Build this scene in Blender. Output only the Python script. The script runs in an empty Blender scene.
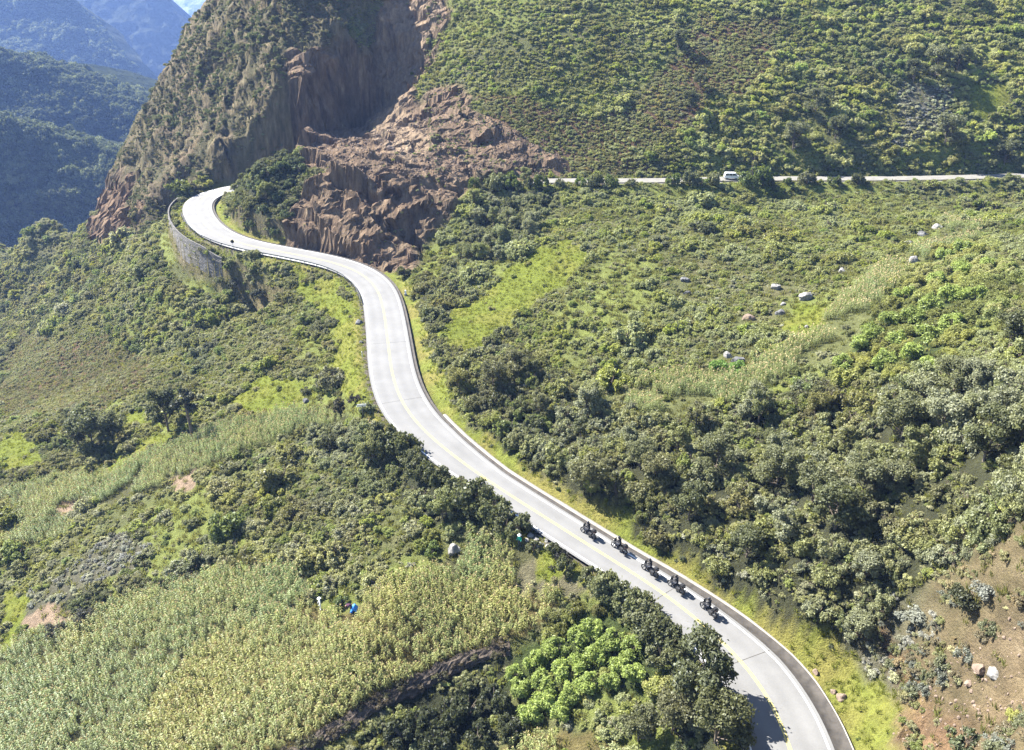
HAZE, EXPO = 0.00012, 2.35
import bpy, bmesh, math, random
import numpy as np
from mathutils import Vector, Matrix, noise as mnoise
rng = np.random.default_rng(7); random.seed(7)
sc = bpy.context.scene
COL = sc.collection
R = math.radians

# ------------------------------------------------------------------ camera
CAMZ, PITCH, F = 58.0, R(26.0), 800.0
CP, SP = math.cos(PITCH), math.sin(PITCH)
cam = bpy.data.cameras.new('camera'); camo = bpy.data.objects.new('camera', cam); COL.objects.link(camo)
camo.location = (0, 0, CAMZ); camo.rotation_euler = (math.pi/2-PITCH, 0, 0)
cam.sensor_width = 36; cam.lens = F/1024*36; cam.clip_start = 1; cam.clip_end = 20000
sc.camera = camo
def tanth(v):                      # drop per metre forward for a view row
    w = (375-np.asarray(v, float))/F
    return (SP-w*CP)/(CP+w*SP)
def ray(u, v):
    w = (375-v)/F
    return np.array([(u-512)/F, CP+w*SP, -SP+w*CP])
def at_z(u, v, z):
    d = ray(u, v); return np.array([0, 0, CAMZ])+d*((z-CAMZ)/d[2])
def at_y(u, v, y):
    d = ray(u, v); return np.array([0, 0, CAMZ])+d*(y/d[1])
def project(x, y, z):
    dz = z-CAMZ
    dep = np.maximum(y*CP-dz*SP, 1e-3)
    return 512+F*x/dep, 375-F*(y*SP+dz*CP)/dep, dep

# ------------------------------------------------------------------ noise
def vnoise(x, y, seed=0):
    xi = np.floor(x).astype(np.int64); yi = np.floor(y).astype(np.int64)
    fx = x-xi; fy = y-yi
    fx = fx*fx*fx*(fx*(fx*6-15)+10); fy = fy*fy*fy*(fy*(fy*6-15)+10)
    def h(a, b):
        n = (a*374761393+b*668265263+seed*1442695041) & 0xffffffff
        n = ((n ^ (n >> 13))*1274126177) & 0xffffffff
        n = (n ^ (n >> 16)) & 0xffffffff
        return n/4294967295.0*2-1
    a = h(xi, yi); b = h(xi+1, yi); c = h(xi, yi+1); d = h(xi+1, yi+1)
    return (a+(b-a)*fx)*(1-fy)+(c+(d-c)*fx)*fy
def fbm(x, y, sc_, oct=4, seed=0, ridged=False):
    r = 0; a = 1; t = 0
    for o in range(oct):
        n = vnoise(x/sc_*2**o+17.3*o, y/sc_*2**o-9.1*o, seed+o)
        if ridged: n = 1-2*np.abs(n)
        r = r+a*n; t += a; a *= .5
    return r/t
def hash2(a, b, seed):
    n = (a*374761393+b*668265263+seed*1442695041) & 0xffffffff
    n = ((n ^ (n >> 13))*1274126177) & 0xffffffff
    return ((n ^ (n >> 16)) & 0xffff)/65535.0
def facets(x, y, size, seed, tilt=1.0):
    """broken rock: tilted flat facets that meet in sharp edges"""
    x = x/size; y = y/size; xi = np.floor(x).astype(np.int64); yi = np.floor(y).astype(np.int64)
    best = np.full(x.shape, 1e9); h = np.zeros(x.shape)
    for i in (-1, 0, 1):
        for j in (-1, 0, 1):
            a, b = xi+i, yi+j
            px, py = a+.15+.7*hash2(a, b, seed), b+.15+.7*hash2(a, b, seed+1)
            dx, dy = x-px, y-py; d = dx*dx+dy*dy
            hh = (hash2(a, b, seed+2)-.5)*.9+tilt*((hash2(a, b, seed+3)-.5)*dx*2.2+(hash2(a, b, seed+4)-.5)*dy*2.2)
            k = d < best; best = np.where(k, d, best); h = np.where(k, hh, h)
    return h
def sstep(a, b, x):
    t = np.clip((x-a)/(b-a), 0, 1); return t*t*(3-2*t)
def inpoly(u, v, poly):
    u = np.asarray(u); v = np.asarray(v); ins = np.zeros(u.shape, bool)
    n = len(poly)
    for i in range(n):
        x1, y1 = poly[i]; x2, y2 = poly[(i+1) % n]
        if y1 == y2: continue
        c = ((y1 > v) != (y2 > v)) & (u < (x2-x1)*(v-y1)/(y2-y1)+x1)
        ins ^= c
    return ins
def catmull(P, n):
    P = np.asarray(P, float); out = []
    Q = np.vstack([2*P[0]-P[1], P, 2*P[-1]-P[-2]])
    for i in range(1, len(Q)-2):
        p0, p1, p2, p3 = Q[i-1:i+3]
        for t in np.linspace(0, 1, n, endpoint=False):
            out.append(.5*((2*p1)+(-p0+p2)*t+(2*p0-5*p1+4*p2-p3)*t*t+(-p0+3*p1-3*p2+p3)*t**3))
    out.append(P[-1]); return np.array(out)
def resample(P, step):
    d = np.r_[0, np.cumsum(np.linalg.norm(np.diff(P, axis=0), axis=1))]
    s = np.linspace(0, d[-1], int(d[-1]/step)+1)
    return np.stack([np.interp(s, d, P[:, k]) for k in range(P.shape[1])], 1)
def smooth(P, n):
    for _ in range(n):
        Q = P.copy(); Q[1:-1] = (P[:-2]+2*P[1:-1]+P[2:])/4; P = Q
    return P

# ------------------------------------------------------------------ roads (centre lines)
lower_px = [(812, 850), (803, 795), (793, 750), (786, 722), (772, 696), (751, 668), (728, 644.5), (704.5, 624.6), (682, 606.4), (649, 582.4), (620, 564.5),
            (584, 543), (549, 519.5), (512, 497), (478, 474), (446, 450), (424, 432), (411.5, 417), (401, 402), (392, 374), (388, 342), (384, 312), (379, 292), (370, 279.5), (354, 269.5), (330, 261.5), (290, 253.5), (262, 248.5), (240, 243.5),
            (220, 236), (206, 226), (198, 214), (197, 204), (204, 196.5), (217, 191.5), (235, 187.5), (262, 184), (292, 181)]
n = len(lower_px)
lower_z = np.interp(np.arange(n), [0, 10, 21, 30, 34, n-1], [0, 0, 1.2, 3.6, 4.6, 6.5])
LOW = catmull([at_z(u, v, z) for (u, v), z in zip(lower_px, lower_z)], 10)
LOW = smooth(resample(LOW, 1.0), 40)
# half width of the carriageway: narrow along the straight, wider in the bends
HWV, HWH = [200, 400, 436, 480, 570, 600, 630, 670, 720], [3.75, 3.75, 3.6, 2.75, 2.6, 2.85, 3.2, 3.7, 3.75]
HW = np.interp(project(LOW[:, 0], LOW[:, 1], LOW[:, 2])[1], HWV, HWH)
upper_px = [(536, 181), (570, 180.5), (610, 180.5), (650, 180.5), (700, 179.5), (740, 178.5), (800, 178.5), (880, 178.5), (950, 177.5), (1024, 175.5), (1080, 174), (1140, 173)]
UP = smooth(resample(catmull([at_z(u, v, 15.0) for u, v in upper_px], 8), 1.0), 30)

# ------------------------------------------------------------------ terrain controls
CTL = []
def cz(u, v, z): CTL.append(at_z(u, v, z))
def cy(u, v, y): CTL.append(at_y(u, v, y))
def cw(x, y, z): CTL.append(np.array([x, y, z], float))
for p in LOW[::7]: CTL.append(p)
for p in UP[::10]: CTL.append(p)
# left side below the road: terraced maize fields
for u, v, z in [(560, 570, -1.3), (520, 548, -2), (600, 592, -1.3), (672, 662, -1), (640, 725, -4), (500, 742, -9), (550, 650, -5.5), (430, 600, -5), (330, 600, -7),
                (350, 690, -8.2), (200, 600, -11), (200, 720, -13.5), (50, 600, -18), (0, 740, -23), (100, 740, -18), (705, 748, -2.5), (-150, 700, -33), (-150, 550, -32), (450, 520, -2), (400, 470, -1.8), (350, 470, -4.5), (300, 745, -10.5), (420, 720, -10.5), (700, 850, -3), (450, 860, -9), (100, 860, -19)]: cz(u, v, z)
for u, v, y in [(250, 480, 101), (100, 500, 107), (0, 520, 108), (0, 440, 136), (50, 430, 136), (150, 420, 130), (250, 400, 123), (340, 400, 116), (345, 350, 133.5), (300, 350, 136), (280, 300, 161),
                (200, 330, 161), (168, 264, 198), (100, 350, 186), (0, 380, 203), (0, 320, 270), (60, 300, 242), (100, 275, 226), (150, 268, 206), (215, 275, 186.5), (250, 270, 177), (-120, 340, 280), (-120, 430, 190), (-100, 290, 420)]: cy(u, v, y)
# spur with the cliff: flank and ridge
RIDGE = [(230, -40, 315), (212, 0, 312), (192, 22, 306), (178, 60, 296), (150, 100, 284), (127, 150, 276), (110, 196, 270), (88, 232, 276), (60, 260, 312), (30, 273, 360), (0, 284, 430)]
for u, v, y in RIDGE:
    cy(u, v, y); p = CTL[-1]; d = np.array([p[0], p[1]])/math.hypot(p[0], p[1])
    q = np.array([-.83, .55])
    hi = p[2] > -5
    cw(p[0]+q[0]*45, p[1]+q[1]*45, p[2]-(48 if hi else 16)); cw(p[0]+q[0]*110, p[1]+q[1]*110, p[2]-(100 if hi else 34))
for u, v, y in [(152, 205, 233), (166, 182, 240), (150, 160, 262), (190, 150, 256), (217, 178, 235), (260, 120, 243), (280, 80, 244), (240, 60, 262), (285, 20, 258), (320, 0, 264), (350, -40, 275), (120, 230, 240), (140, 250, 216)]: cy(u, v, y)
# knoll inside the curve
for u, v, y in [(270, 205, 194), (280, 157, 206), (250, 172, 209), (237, 200, 207), (300, 165, 203), (225, 212, 199)]: cy(u, v, y)
for u, y, z in [(285, 216, 10), (260, 219, 8)]:
    cw((u-512)/F*(y*CP+46*SP), y, z)
# rock cut above the road, landslide, chute
for u, v, y in [(300, 252, 175.5), (330, 235, 179), (350, 180, 191), (400, 178, 193), (390, 225, 181), (420, 245, 178.5), (440, 210, 186), (450, 182, 194),
                (330, 150, 212), (400, 155, 206), (440, 150, 208), (470, 120, 222), (500, 160, 205), (560, 165, 205), (400, 100, 246), (425, 100, 240), (440, 60, 251), (420, 30, 268), (400, 0, 283), (440, -30, 285), (470, 60, 243), (500, 20, 252)]: cy(u, v, y)
# the dark cliff: low side and high side pairs
def wx(u, v, y): return at_y(u, v, y)
for k in np.linspace(0, 1, 6):
    u = 292+k*84; y = 236+k*24
    b = at_y(u, 114+k*19, y)
    cw(b[0]+2.0, b[1]-2.5, b[2]); cw(b[0]-2.5, b[1]+3.0, b[2]+10.5+2*k)
# upper right slope
for u, v, y in [(600, 100, 224), (700, 100, 223), (800, 100, 222), (900, 100, 222), (1024, 100, 220), (600, 0, 258), (700, 0, 258), (800, 0, 257), (900, 0, 256), (1024, 0, 252), (1150, 0, 245), (1150, 100, 216),
                (650, -60, 285), (850, -60, 283), (1050, -60, 278), (700, 140, 211), (900, 140, 211), (520, 80, 231)]: cy(u, v, y)
# slope between both roads
for u, v, z in [(480, 220, 9), (470, 300, 3.5), (540, 250, 10), (500, 340, 3), (600, 300, 8), (560, 430, 2.5), (640, 420, 5), (750, 350, 9), (800, 290, 12), (700, 250, 12), (900, 230, 15), (850, 450, 9.5), (700, 500, 4.5),
                (1000, 300, 20), (1000, 400, 20), (1000, 225, 17), (1000, 500, 17), (1024, 600, 16), (950, 650, 8), (900, 700, 3.2), (860, 660, 1.3), (800, 590, 4.5), (1024, 740, 13), (960, 745, 6.5), (900, 560, 9), (1130, 600, 28), (1130, 400, 33), (1150, 760, 26), (1150, 250, 25), (900, 850, 4), (1050, 850, 15), (760, 560, 4)]: cz(u, v, z)
# far out of the frame, so that the sheet stays well behaved
for x, y, z in [(-40, 25, -14), (10, 20, -6), (50, 22, 2), (85, 25, 18), (-90, 25, -26), (0, 360, 80), (120, 360, 85), (-60, 360, 78), (-420, 330, -95), (-420, 180, -70), (-260, 80, -52), (-160, 25, -40), (-420, 480, -100), (-250, 520, -105), (-100, 480, 40)]: cw(x, y, z)
CTL = np.array(CTL)
S_ = 6.0
def kern(ax, ay, bx, by): return -np.sqrt((ax-bx)**2+(ay-by)**2+S_*S_)
K = kern(CTL[:, None, 0], CTL[:, None, 1], CTL[None, :, 0], CTL[None, :, 1])
N = len(CTL); A = np.zeros((N+3, N+3)); A[:N, :N] = K+np.eye(N)*0.15
A[:N, N] = 1; A[:N, N+1] = CTL[:, 0]/100; A[:N, N+2] = CTL[:, 1]/100; A[N:, :N] = A[:N, N:].T
W = np.linalg.solve(A, np.r_[CTL[:, 2], 0, 0, 0])
def base_h(x, y):
    sh = x.shape; x = x.ravel(); y = y.ravel(); o = np.empty_like(x)
    for i in range(0, len(x), 20000):
        a = x[i:i+20000]; b = y[i:i+20000]
        o[i:i+20000] = kern(a[:, None], b[:, None], CTL[None, :, 0], CTL[None, :, 1]) @ W[:N]+W[N]+W[N+1]*a/100+W[N+2]*b/100
    return o.reshape(sh)
def axis(stops):
    out = [stops[0][0]]
    for (a, st), (b, _) in zip(stops[:-1], stops[1:]):
        k = max(1, round((b-a)/st)); out += list(a+(b-a)*(np.arange(k)+1)/k)
    return np.array(out)
GX = axis([(-430, 2.5), (-230, 1.2), (-125, .5), (10, .9), (135, 1.5), (190, 0)])
GY = axis([(22, .8), (165, .5), (300, 1.0), (345, 2.5), (520, 0)])
XX, YY = np.meshgrid(GX, GY)
# the dark cliff is a sharp step along a line: the ground is looked up further to either side of it
CA = at_y(290, 114, 236)[:2]; CB = at_y(378, 133, 261)[:2]
ce = (CB-CA)/np.linalg.norm(CB-CA); cn = np.array([-ce[1], ce[0]])
ca_ = (XX-CA[0])*ce[0]+(YY-CA[1])*ce[1]; cs_ = (XX-CA[0])*cn[0]+(YY-CA[1])*cn[1]+fbm(XX, YY, 6, 3, 91)*1.6
clen = np.linalg.norm(CB-CA)
cf = sstep(-3, 3, ca_)*(1-sstep(clen-1, clen+7, ca_))
push = 6.0*np.tanh(cs_/.8)*np.exp(-(cs_/11)**2)*cf
HH = base_h(XX+cn[0]*push, YY+cn[1]*push)

def road_dist(x, y, P):
    """distance to the line, its height there, and the side (+ = right of the direction of P)"""
    sh = x.shape; x = x.ravel(); y = y.ravel()
    dmin = np.full(x.shape, 1e9); zz = np.zeros(x.shape); sd = np.zeros(x.shape)
    Q = P[::2]
    m = (x > Q[:, 0].min()-30) & (x < Q[:, 0].max()+30) & (y > Q[:, 1].min()-30) & (y < Q[:, 1].max()+30)
    xs, ys = x[m], y[m]; dm = dmin[m]; zm = zz[m]; sm = sd[m]
    for a, b in zip(Q[:-1], Q[1:]):
        ex, ey = b[0]-a[0], b[1]-a[1]; L2 = ex*ex+ey*ey
        t = np.clip(((xs-a[0])*ex+(ys-a[1])*ey)/L2, 0, 1)
        d = np.hypot(xs-a[0]-t*ex, ys-a[1]-t*ey)
        k = d < dm
        dm[k] = d[k]; zm[k] = (a[2]+t*(b[2]-a[2]))[k]
        sm[k] = np.sign((xs-a[0])*ey-(ys-a[1])*ex)[k]
    dmin[m] = dm; zz[m] = zm; sd[m] = sm
    return dmin.reshape(sh), zz.reshape(sh), sd.reshape(sh)
UU, VV, DD = project(XX, YY, HH)
# --- rock masks (in the ground plane; the outlines are read off the projected ground)
POLY = {}
POLY['rockcut'] = [(272, 248), (292, 215), (318, 180), (345, 165), (400, 172), (455, 178), (468, 185), (458, 212), (436, 245), (415, 276), (380, 272), (330, 258)]
POLY['slide'] = [(286, 52), (325, 46), (376, 42), (384, 15), (392, -30), (462, -30), (452, 25), (432, 60), (418, 95), (425, 105), (445, 85), (480, 105), (505, 130), (560, 160), (560, 178), (500, 178), (455, 182), (400, 176), (350, 172), (310, 165), (300, 140), (285, 125)]
POLY['redcliff'] = [(85, 240), (108, 190), (130, 175), (140, 200), (118, 245)]
POLY['scree'] = [(893, 706), (935, 674), (985, 640), (1060, 585), (1060, 760), (890, 760)]
POLY['cliffside'] = [(215, -30), (370, -30), (300, 130), (240, 170), (165, 195), (150, 215), (115, 240), (85, 240), (110, 180), (150, 90), (190, 10)]
jx = fbm(XX, YY, 9, 3, 11)*14; jy = fbm(XX, YY, 9, 3, 23)*10
def mask(name, soft=True): return inpoly(UU+jx, VV+jy, POLY[name]).astype(float)
def blur(M, k):
    for _ in range(k):
        P = np.pad(M, 1, mode='edge')
        M = (P[:-2, 1:-1]+P[2:, 1:-1]+P[1:-1, :-2]+P[1:-1, 2:]+P[1:-1, 1:-1]*2)/6
    return M
M_cut, M_slide, M_red, M_scree, M_cliff = [mask(k) for k in ('rockcut', 'slide', 'redcliff', 'scree', 'cliffside')]
rock = np.clip(M_cut+M_slide+M_red, 0, 1)
rockb = blur(rock, 4); cliffb = blur(M_cliff, 6)
# relief: gullies running down slope, ledges, lumps
warp = fbm(XX, YY, 14, 3, 5)*6
rid = fbm(XX*1.0+warp, YY*.45+warp, 9, 4, 31, True)
lump = fbm(XX, YY, 4.0, 4, 41)
crag = fbm(XX+YY*.5, YY*.6-XX*.2, 3.2, 4, 51, True)
strk = fbm(XX*1.0+YY*.25+warp*.5, YY*.22, 2.6, 4, 55, True)
big = fbm(XX+YY*.4, YY*.8-XX*.3, 15, 3, 57, True)
sy = YY*1.5+HH*.8; wx1 = fbm(XX, sy, 6, 3, 15)*1.6; wx2 = fbm(XX, sy, 6, 3, 16)*1.6
fac = facets(XX+sy*.35+wx1, sy*.75+wx2, 9.0, 21)*3.2+facets(XX+sy*.3+wx1*.6, sy*.6+wx2*.6, 4.2, 25)*.95+facets(XX+wx1*.4, sy*.8, 1.5, 29)*.32
slide_soft = blur(inpoly(UU, VV, [(300, 130), (400, 95), (460, 80), (620, 160), (600, 180), (455, 180), (340, 176)]).astype(float), 6)
HH += rockb*(big*1.5+fac*(1-.45*slide_soft)+strk*.45+lump*.25)
HH += cliffb*(1-rockb)*(rid*2.0+big*2.4+fac*.75+lump*.5)
led = fbm(XX, YY, 30, 2, 61)*2
HH += blur(M_scree, 5)*(fbm(XX*.35+YY, YY*.3-XX*.2, 4.5, 3, 49, True)*.9+facets(XX+lump, YY, 2.6, 45)*.9+facets(XX, YY+lump, 1.0, 47)*.38+lump*.25+fbm(XX-.6*YY, YY*.2, 3, 3, 66)*.5)
HH += (1-rockb)*(1-cliffb)*(fbm(XX, YY, 22, 4, 71)*.9*sstep(100, 220, DD)+fbm(XX, YY, 7, 3, 81)*.3)
# terraces of the fields: small steps along contour lines on the left
ter = (XX < 0)*1.0
# --- road benches
dL, zL, sL = road_dist(XX, YY, LOW); dL = dL+3.75-np.interp(VV, HWV, HWH); dU, zU, sU = road_dist(XX, YY, UP)
bL = 1-sstep(5.0, 9.5, dL); cutL = 1-sstep(5.6, 8.2, dL)
w = np.where((sL > 0), cutL, bL)
w = np.where(rockb > .5, 1-sstep(4.8, 6.2, dL), w)
HH = HH*(1-w)+(zL-.22)*w
HH -= .55*np.exp(-((dL-4.5)/.45)**2)*(sL > 0)
HH -= .5*(1-sstep(3.0, 4.2, dL))
wU = 1-sstep(3.2, 9.0, dU)
HH = HH*(1-wU)+(zU-.2)*wU
# retaining wall: the ground drops in front of it
RWi = None
s_all = np.arange(len(LOW))
uL, vL, _ = project(LOW[:, 0], LOW[:, 1], LOW[:, 2])
i0 = int(np.argmin(np.hypot(uL-246, vL-245))); i1 = int(np.argmin(np.hypot(uL-203, vL-197)))
tang = np.gradient(LOW[:, :2], axis=0); tang /= np.linalg.norm(tang, axis=1)[:, None]
nrm = np.stack([tang[:, 1], -tang[:, 0]], 1)          # right-hand side
RW = LOW[i0:i1+1].copy(); RW[:, :2] -= nrm[i0:i1+1]*7.6
RW = smooth(RW, 10)
RW[:, 2] -= 1.4*(1-sstep(0, 7, np.arange(len(RW))))
dW, zW, sW = road_dist(XX, YY, RW)
outw = (sW < 0) & (dW < 26)
drop = 4.6
tgt = zW-.9-drop-np.clip(dW-.4, 0, 99)*.62
ends = np.minimum(np.hypot(XX-RW[0, 0], YY-RW[0, 1]), np.hypot(XX-RW[-1, 0], YY-RW[-1, 1]))
wW = outw*(1-sstep(5, 25, dW))*sstep(0, 5, ends)
HH = np.where(outw, HH*(1-wW)+np.where(dW < 6, np.minimum(HH+1.5, tgt)*.35+tgt*.65, tgt)*wW, HH)
inw = (sW > 0) & (dW < 3.2) & (dL > 3.2)
HH = np.where(inw, zW-.75-.1*np.clip(dL-4,0,3)+lump*.15, HH)
UU, VV, DD = project(XX, YY, HH)

def hz(x, y):
    x = np.asarray(x, float); y = np.asarray(y, float)
    ix = np.clip(np.searchsorted(GX, x)-1, 0, len(GX)-2); iy = np.clip(np.searchsorted(GY, y)-1, 0, len(GY)-2)
    fx = np.clip((x-GX[ix])/(GX[ix+1]-GX[ix]), 0, 1); fy = np.clip((y-GY[iy])/(GY[iy+1]-GY[iy]), 0, 1)
    return (HH[iy, ix]*(1-fx)+HH[iy, ix+1]*fx)*(1-fy)+(HH[iy+1, ix]*(1-fx)+HH[iy+1, ix+1]*fx)*fy
def grid_s(M, x, y):
    ix = np.clip(np.searchsorted(GX, x)-1, 0, len(GX)-2); iy = np.clip(np.searchsorted(GY, y)-1, 0, len(GY)-2)
    return M[iy, ix]
def hit(u, v):
    """where the line of sight through a picture point meets the ground"""
    d = ray(u, v); t = np.arange(25, 560, .25)/d[1]
    x, y, z = d[0]*t, d[1]*t, CAMZ+d[2]*t
    k = np.nonzero(z < hz(x, y))[0]
    k = k[0] if len(k) else len(t)-1
    return np.array([x[k], y[k], hz(x[k], y[k])])
def pxm(p): return F/project(p[0], p[1], p[2])[2]
def visible(x, y, z):
    """is the point seen past the bare ground"""
    ok = np.ones(len(x), bool)
    for f in np.linspace(.3, .985, 60):
        ok &= (CAMZ+(z-CAMZ)*f) > hz(x*f, y*f)-.3
    return ok
# ------------------------------------------------------------------ materials
def nodes(name):
    m = bpy.data.materials.new(name); m.use_nodes = True
    nt = m.node_tree; nt.nodes.clear()
    out = nt.nodes.new('ShaderNodeOutputMaterial')
    return m, nt, out
def N_(nt, t, **kw):
    n = nt.nodes.new('ShaderNode'+t)
    for k, v in kw.items():
        if k.startswith('i_'): n.inputs[k[2:].replace('_', ' ')].default_value = v
        else: setattr(n, k, v)
    return n
def L_(nt, a, b): nt.links.new(a, b)
def noise_n(nt, scale, detail=4, rough=.55, vec=None, w=None):
    n = N_(nt, 'TexNoise'); n.inputs['Scale'].default_value = scale; n.inputs['Detail'].default_value = detail; n.inputs['Roughness'].default_value = rough
    if vec is not None: L_(nt, vec, n.inputs['Vector'])
    return n
def ramp(nt, fac, a, b, lo=.3, hi=.7):
    r = N_(nt, 'ValToRGB'); r.color_ramp.elements[0].color = (*a, 1); r.color_ramp.elements[1].color = (*b, 1)
    r.color_ramp.elements[0].position = lo; r.color_ramp.elements[1].position = hi
    L_(nt, fac, r.inputs['Fac']); return r
def mixc(nt, a, b, fac, mode='MIX'):
    m = N_(nt, 'Mix'); m.data_type = 'RGBA'; m.blend_type = mode
    if isinstance(fac, (int, float)): m.inputs[0].default_value = fac
    else: L_(nt, fac, m.inputs[0])
    for s, i in ((a, 6), (b, 7)):
        if isinstance(s, tuple): m.inputs[i].default_value = (*s, 1)
        else: L_(nt, s, m.inputs[i])
    return m.outputs[2]
def mottled(name, a, b, scale=2.0, rough=.8, bump=.0, bscale=None, metallic=0, spec=.3):
    m, nt, out = nodes(name)
    g = N_(nt, 'NewGeometry'); tc = N_(nt, 'TexCoord')
    n = noise_n(nt, scale, 5, .6, tc.outputs['Object'])
    r = ramp(nt, n.outputs['Fac'], a, b)
    p = N_(nt, 'BsdfPrincipled'); L_(nt, r.outputs['Color'], p.inputs['Base Color'])
    p.inputs['Roughness'].default_value = rough; p.inputs['Metallic'].default_value = metallic
    p.inputs['Specular IOR Level'].default_value = spec
    if bump:
        n2 = noise_n(nt, bscale or scale*3, 5, .6, tc.outputs['Object'])
        bp = N_(nt, 'Bump'); bp.inputs['Strength'].default_value = bump; L_(nt, n2.outputs['Fac'], bp.inputs['Height'])
        L_(nt, bp.outputs['Normal'], p.inputs['Normal'])
    L_(nt, p.outputs[0], out.inputs['Surface'])
    return m
def leaf_mat(name, var=.4, transl=.48, two=None):
    """leaf colour = the plant's own tint (attribute 'tint' of the plant), varied leaf by leaf"""
    m, nt, out = nodes(name)
    at = N_(nt, 'Attribute'); at.attribute_type = 'INSTANCER'; at.attribute_name = 'tint'
    ge = N_(nt, 'NewGeometry')
    lr = N_(nt, 'Attribute'); lr.attribute_type = 'GEOMETRY'; lr.attribute_name = 'leafrnd'
    mr = N_(nt, 'MapRange'); mr.inputs['To Min'].default_value = 1-var; mr.inputs['To Max'].default_value = 1+var
    L_(nt, lr.outputs['Fac'], mr.inputs['Value'])
    sc1 = N_(nt, 'VectorMath', operation='SCALE'); L_(nt, at.outputs['Color'], sc1.inputs[0]); L_(nt, mr.outputs[0], sc1.inputs['Scale'])
    col = sc1.outputs[0]
    if two:
        gt = N_(nt, 'Math', operation='GREATER_THAN'); gt.inputs[1].default_value = two[1]; L_(nt, lr.outputs['Fac'], gt.inputs[0])
        col = mixc(nt, col, two[0], gt.outputs[0])
    d = N_(nt, 'BsdfDiffuse'); L_(nt, col, d.inputs['Color'])
    t = N_(nt, 'BsdfTranslucent')
    tcol = mixc(nt, col, (1.0, 1.0, .5), .6, 'MULTIPLY'); L_(nt, tcol, t.inputs['Color'])
    mx = N_(nt, 'MixShader'); mx.inputs[0].default_value = transl
    L_(nt, d.outputs[0], mx.inputs[1]); L_(nt, t.outputs[0], mx.inputs[2])
    gl = N_(nt, 'BsdfGlossy'); gl.inputs['Roughness'].default_value = .45; gl.inputs['Color'].default_value = (.9, .95, 1, 1)
    mx2 = N_(nt, 'MixShader'); mx2.inputs[0].default_value = .012
    L_(nt, mx.outputs[0], mx2.inputs[1]); L_(nt, gl.outputs[0], mx2.inputs[2])
    L_(nt, mx2.outputs[0], out.inputs['Surface'])
    return m
def ground_mat():
    m, nt, out = nodes('ground')
    at = N_(nt, 'Attribute'); at.attribute_type = 'GEOMETRY'; at.attribute_name = 'base'
    rk = N_(nt, 'Attribute'); rk.attribute_type = 'GEOMETRY'; rk.attribute_name = 'rocky'
    g = N_(nt, 'NewGeometry'); pos = g.outputs['Position']
    n1 = noise_n(nt, .9, 6, .65, pos); n2 = noise_n(nt, 4.0, 5, .7, pos); n3 = noise_n(nt, .12, 3, .5, pos)
    a = N_(nt, 'MapRange'); a.inputs['From Min'].default_value = .3; a.inputs['From Max'].default_value = .7; a.inputs['To Min'].default_value = .72; a.inputs['To Max'].default_value = 1.3; L_(nt, n1.outputs['Fac'], a.inputs['Value'])
    b = N_(nt, 'MapRange'); b.inputs['From Min'].default_value = .3; b.inputs['From Max'].default_value = .7; b.inputs['To Min'].default_value = .7; b.inputs['To Max'].default_value = 1.3; L_(nt, n2.outputs['Fac'], b.inputs['Value'])
    mu = N_(nt, 'Math', operation='MULTIPLY'); L_(nt, a.outputs[0], mu.inputs[0]); L_(nt, b.outputs[0], mu.inputs[1])
    s = N_(nt, 'VectorMath', operation='SCALE'); L_(nt, at.outputs['Color'], s.inputs[0]); L_(nt, mu.outputs[0], s.inputs['Scale'])
    # rock: strata stretched along the dip, rusty and pale streaks
    mp = N_(nt, 'Mapping'); mp.inputs['Rotation'].default_value = (.5, .7, .4); mp.inputs['Scale'].default_value = (1.6, .35, .35); L_(nt, pos, mp.inputs['Vector'])
    st = noise_n(nt, .55, 6, .68, mp.outputs[0])
    cr = N_(nt, 'ValToRGB'); e = cr.color_ramp.elements
    e[0].position = .32; e[0].color = (.047, .035, .023, 1); e[1].position = .74; e[1].color = (.36, .29, .19, 1)
    for p, c in ((.44, (.10, .073, .046, 1)), (.52, (.155, .113, .07, 1)), (.60, (.215, .158, .098, 1))):
        x = e.new(p); x.color = c
    L_(nt, st.outputs['Fac'], cr.inputs['Fac'])
    rc = mixc(nt, cr.outputs['Color'], s.outputs[0], .45)
    colr = mixc(nt, s.outputs[0], rc, rk.outputs['Fac'])
    vo = N_(nt, 'TexVoronoi'); vo.inputs['Scale'].default_value = .55; L_(nt, mp.outputs[0], vo.inputs['Vector'])
    hsum = N_(nt, 'Math', operation='MULTIPLY_ADD'); L_(nt, vo.outputs['Distance'], hsum.inputs[0]); L_(nt, rk.outputs['Fac'], hsum.inputs[1]); L_(nt, n2.outputs['Fac'], hsum.inputs[2])
    bp = N_(nt, 'Bump'); bp.inputs['Strength'].default_value = .9; bp.inputs['Distance'].default_value = .6; L_(nt, hsum.outputs[0], bp.inputs['Height'])
    p = N_(nt, 'BsdfPrincipled'); p.inputs['Roughness'].default_value = .95; p.inputs['Specular IOR Level'].default_value = .1
    L_(nt, colr, p.inputs['Base Color']); L_(nt, bp.outputs['Normal'], p.inputs['Normal'])
    L_(nt, p.outputs[0], out.inputs['Surface'])
    return m
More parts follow.
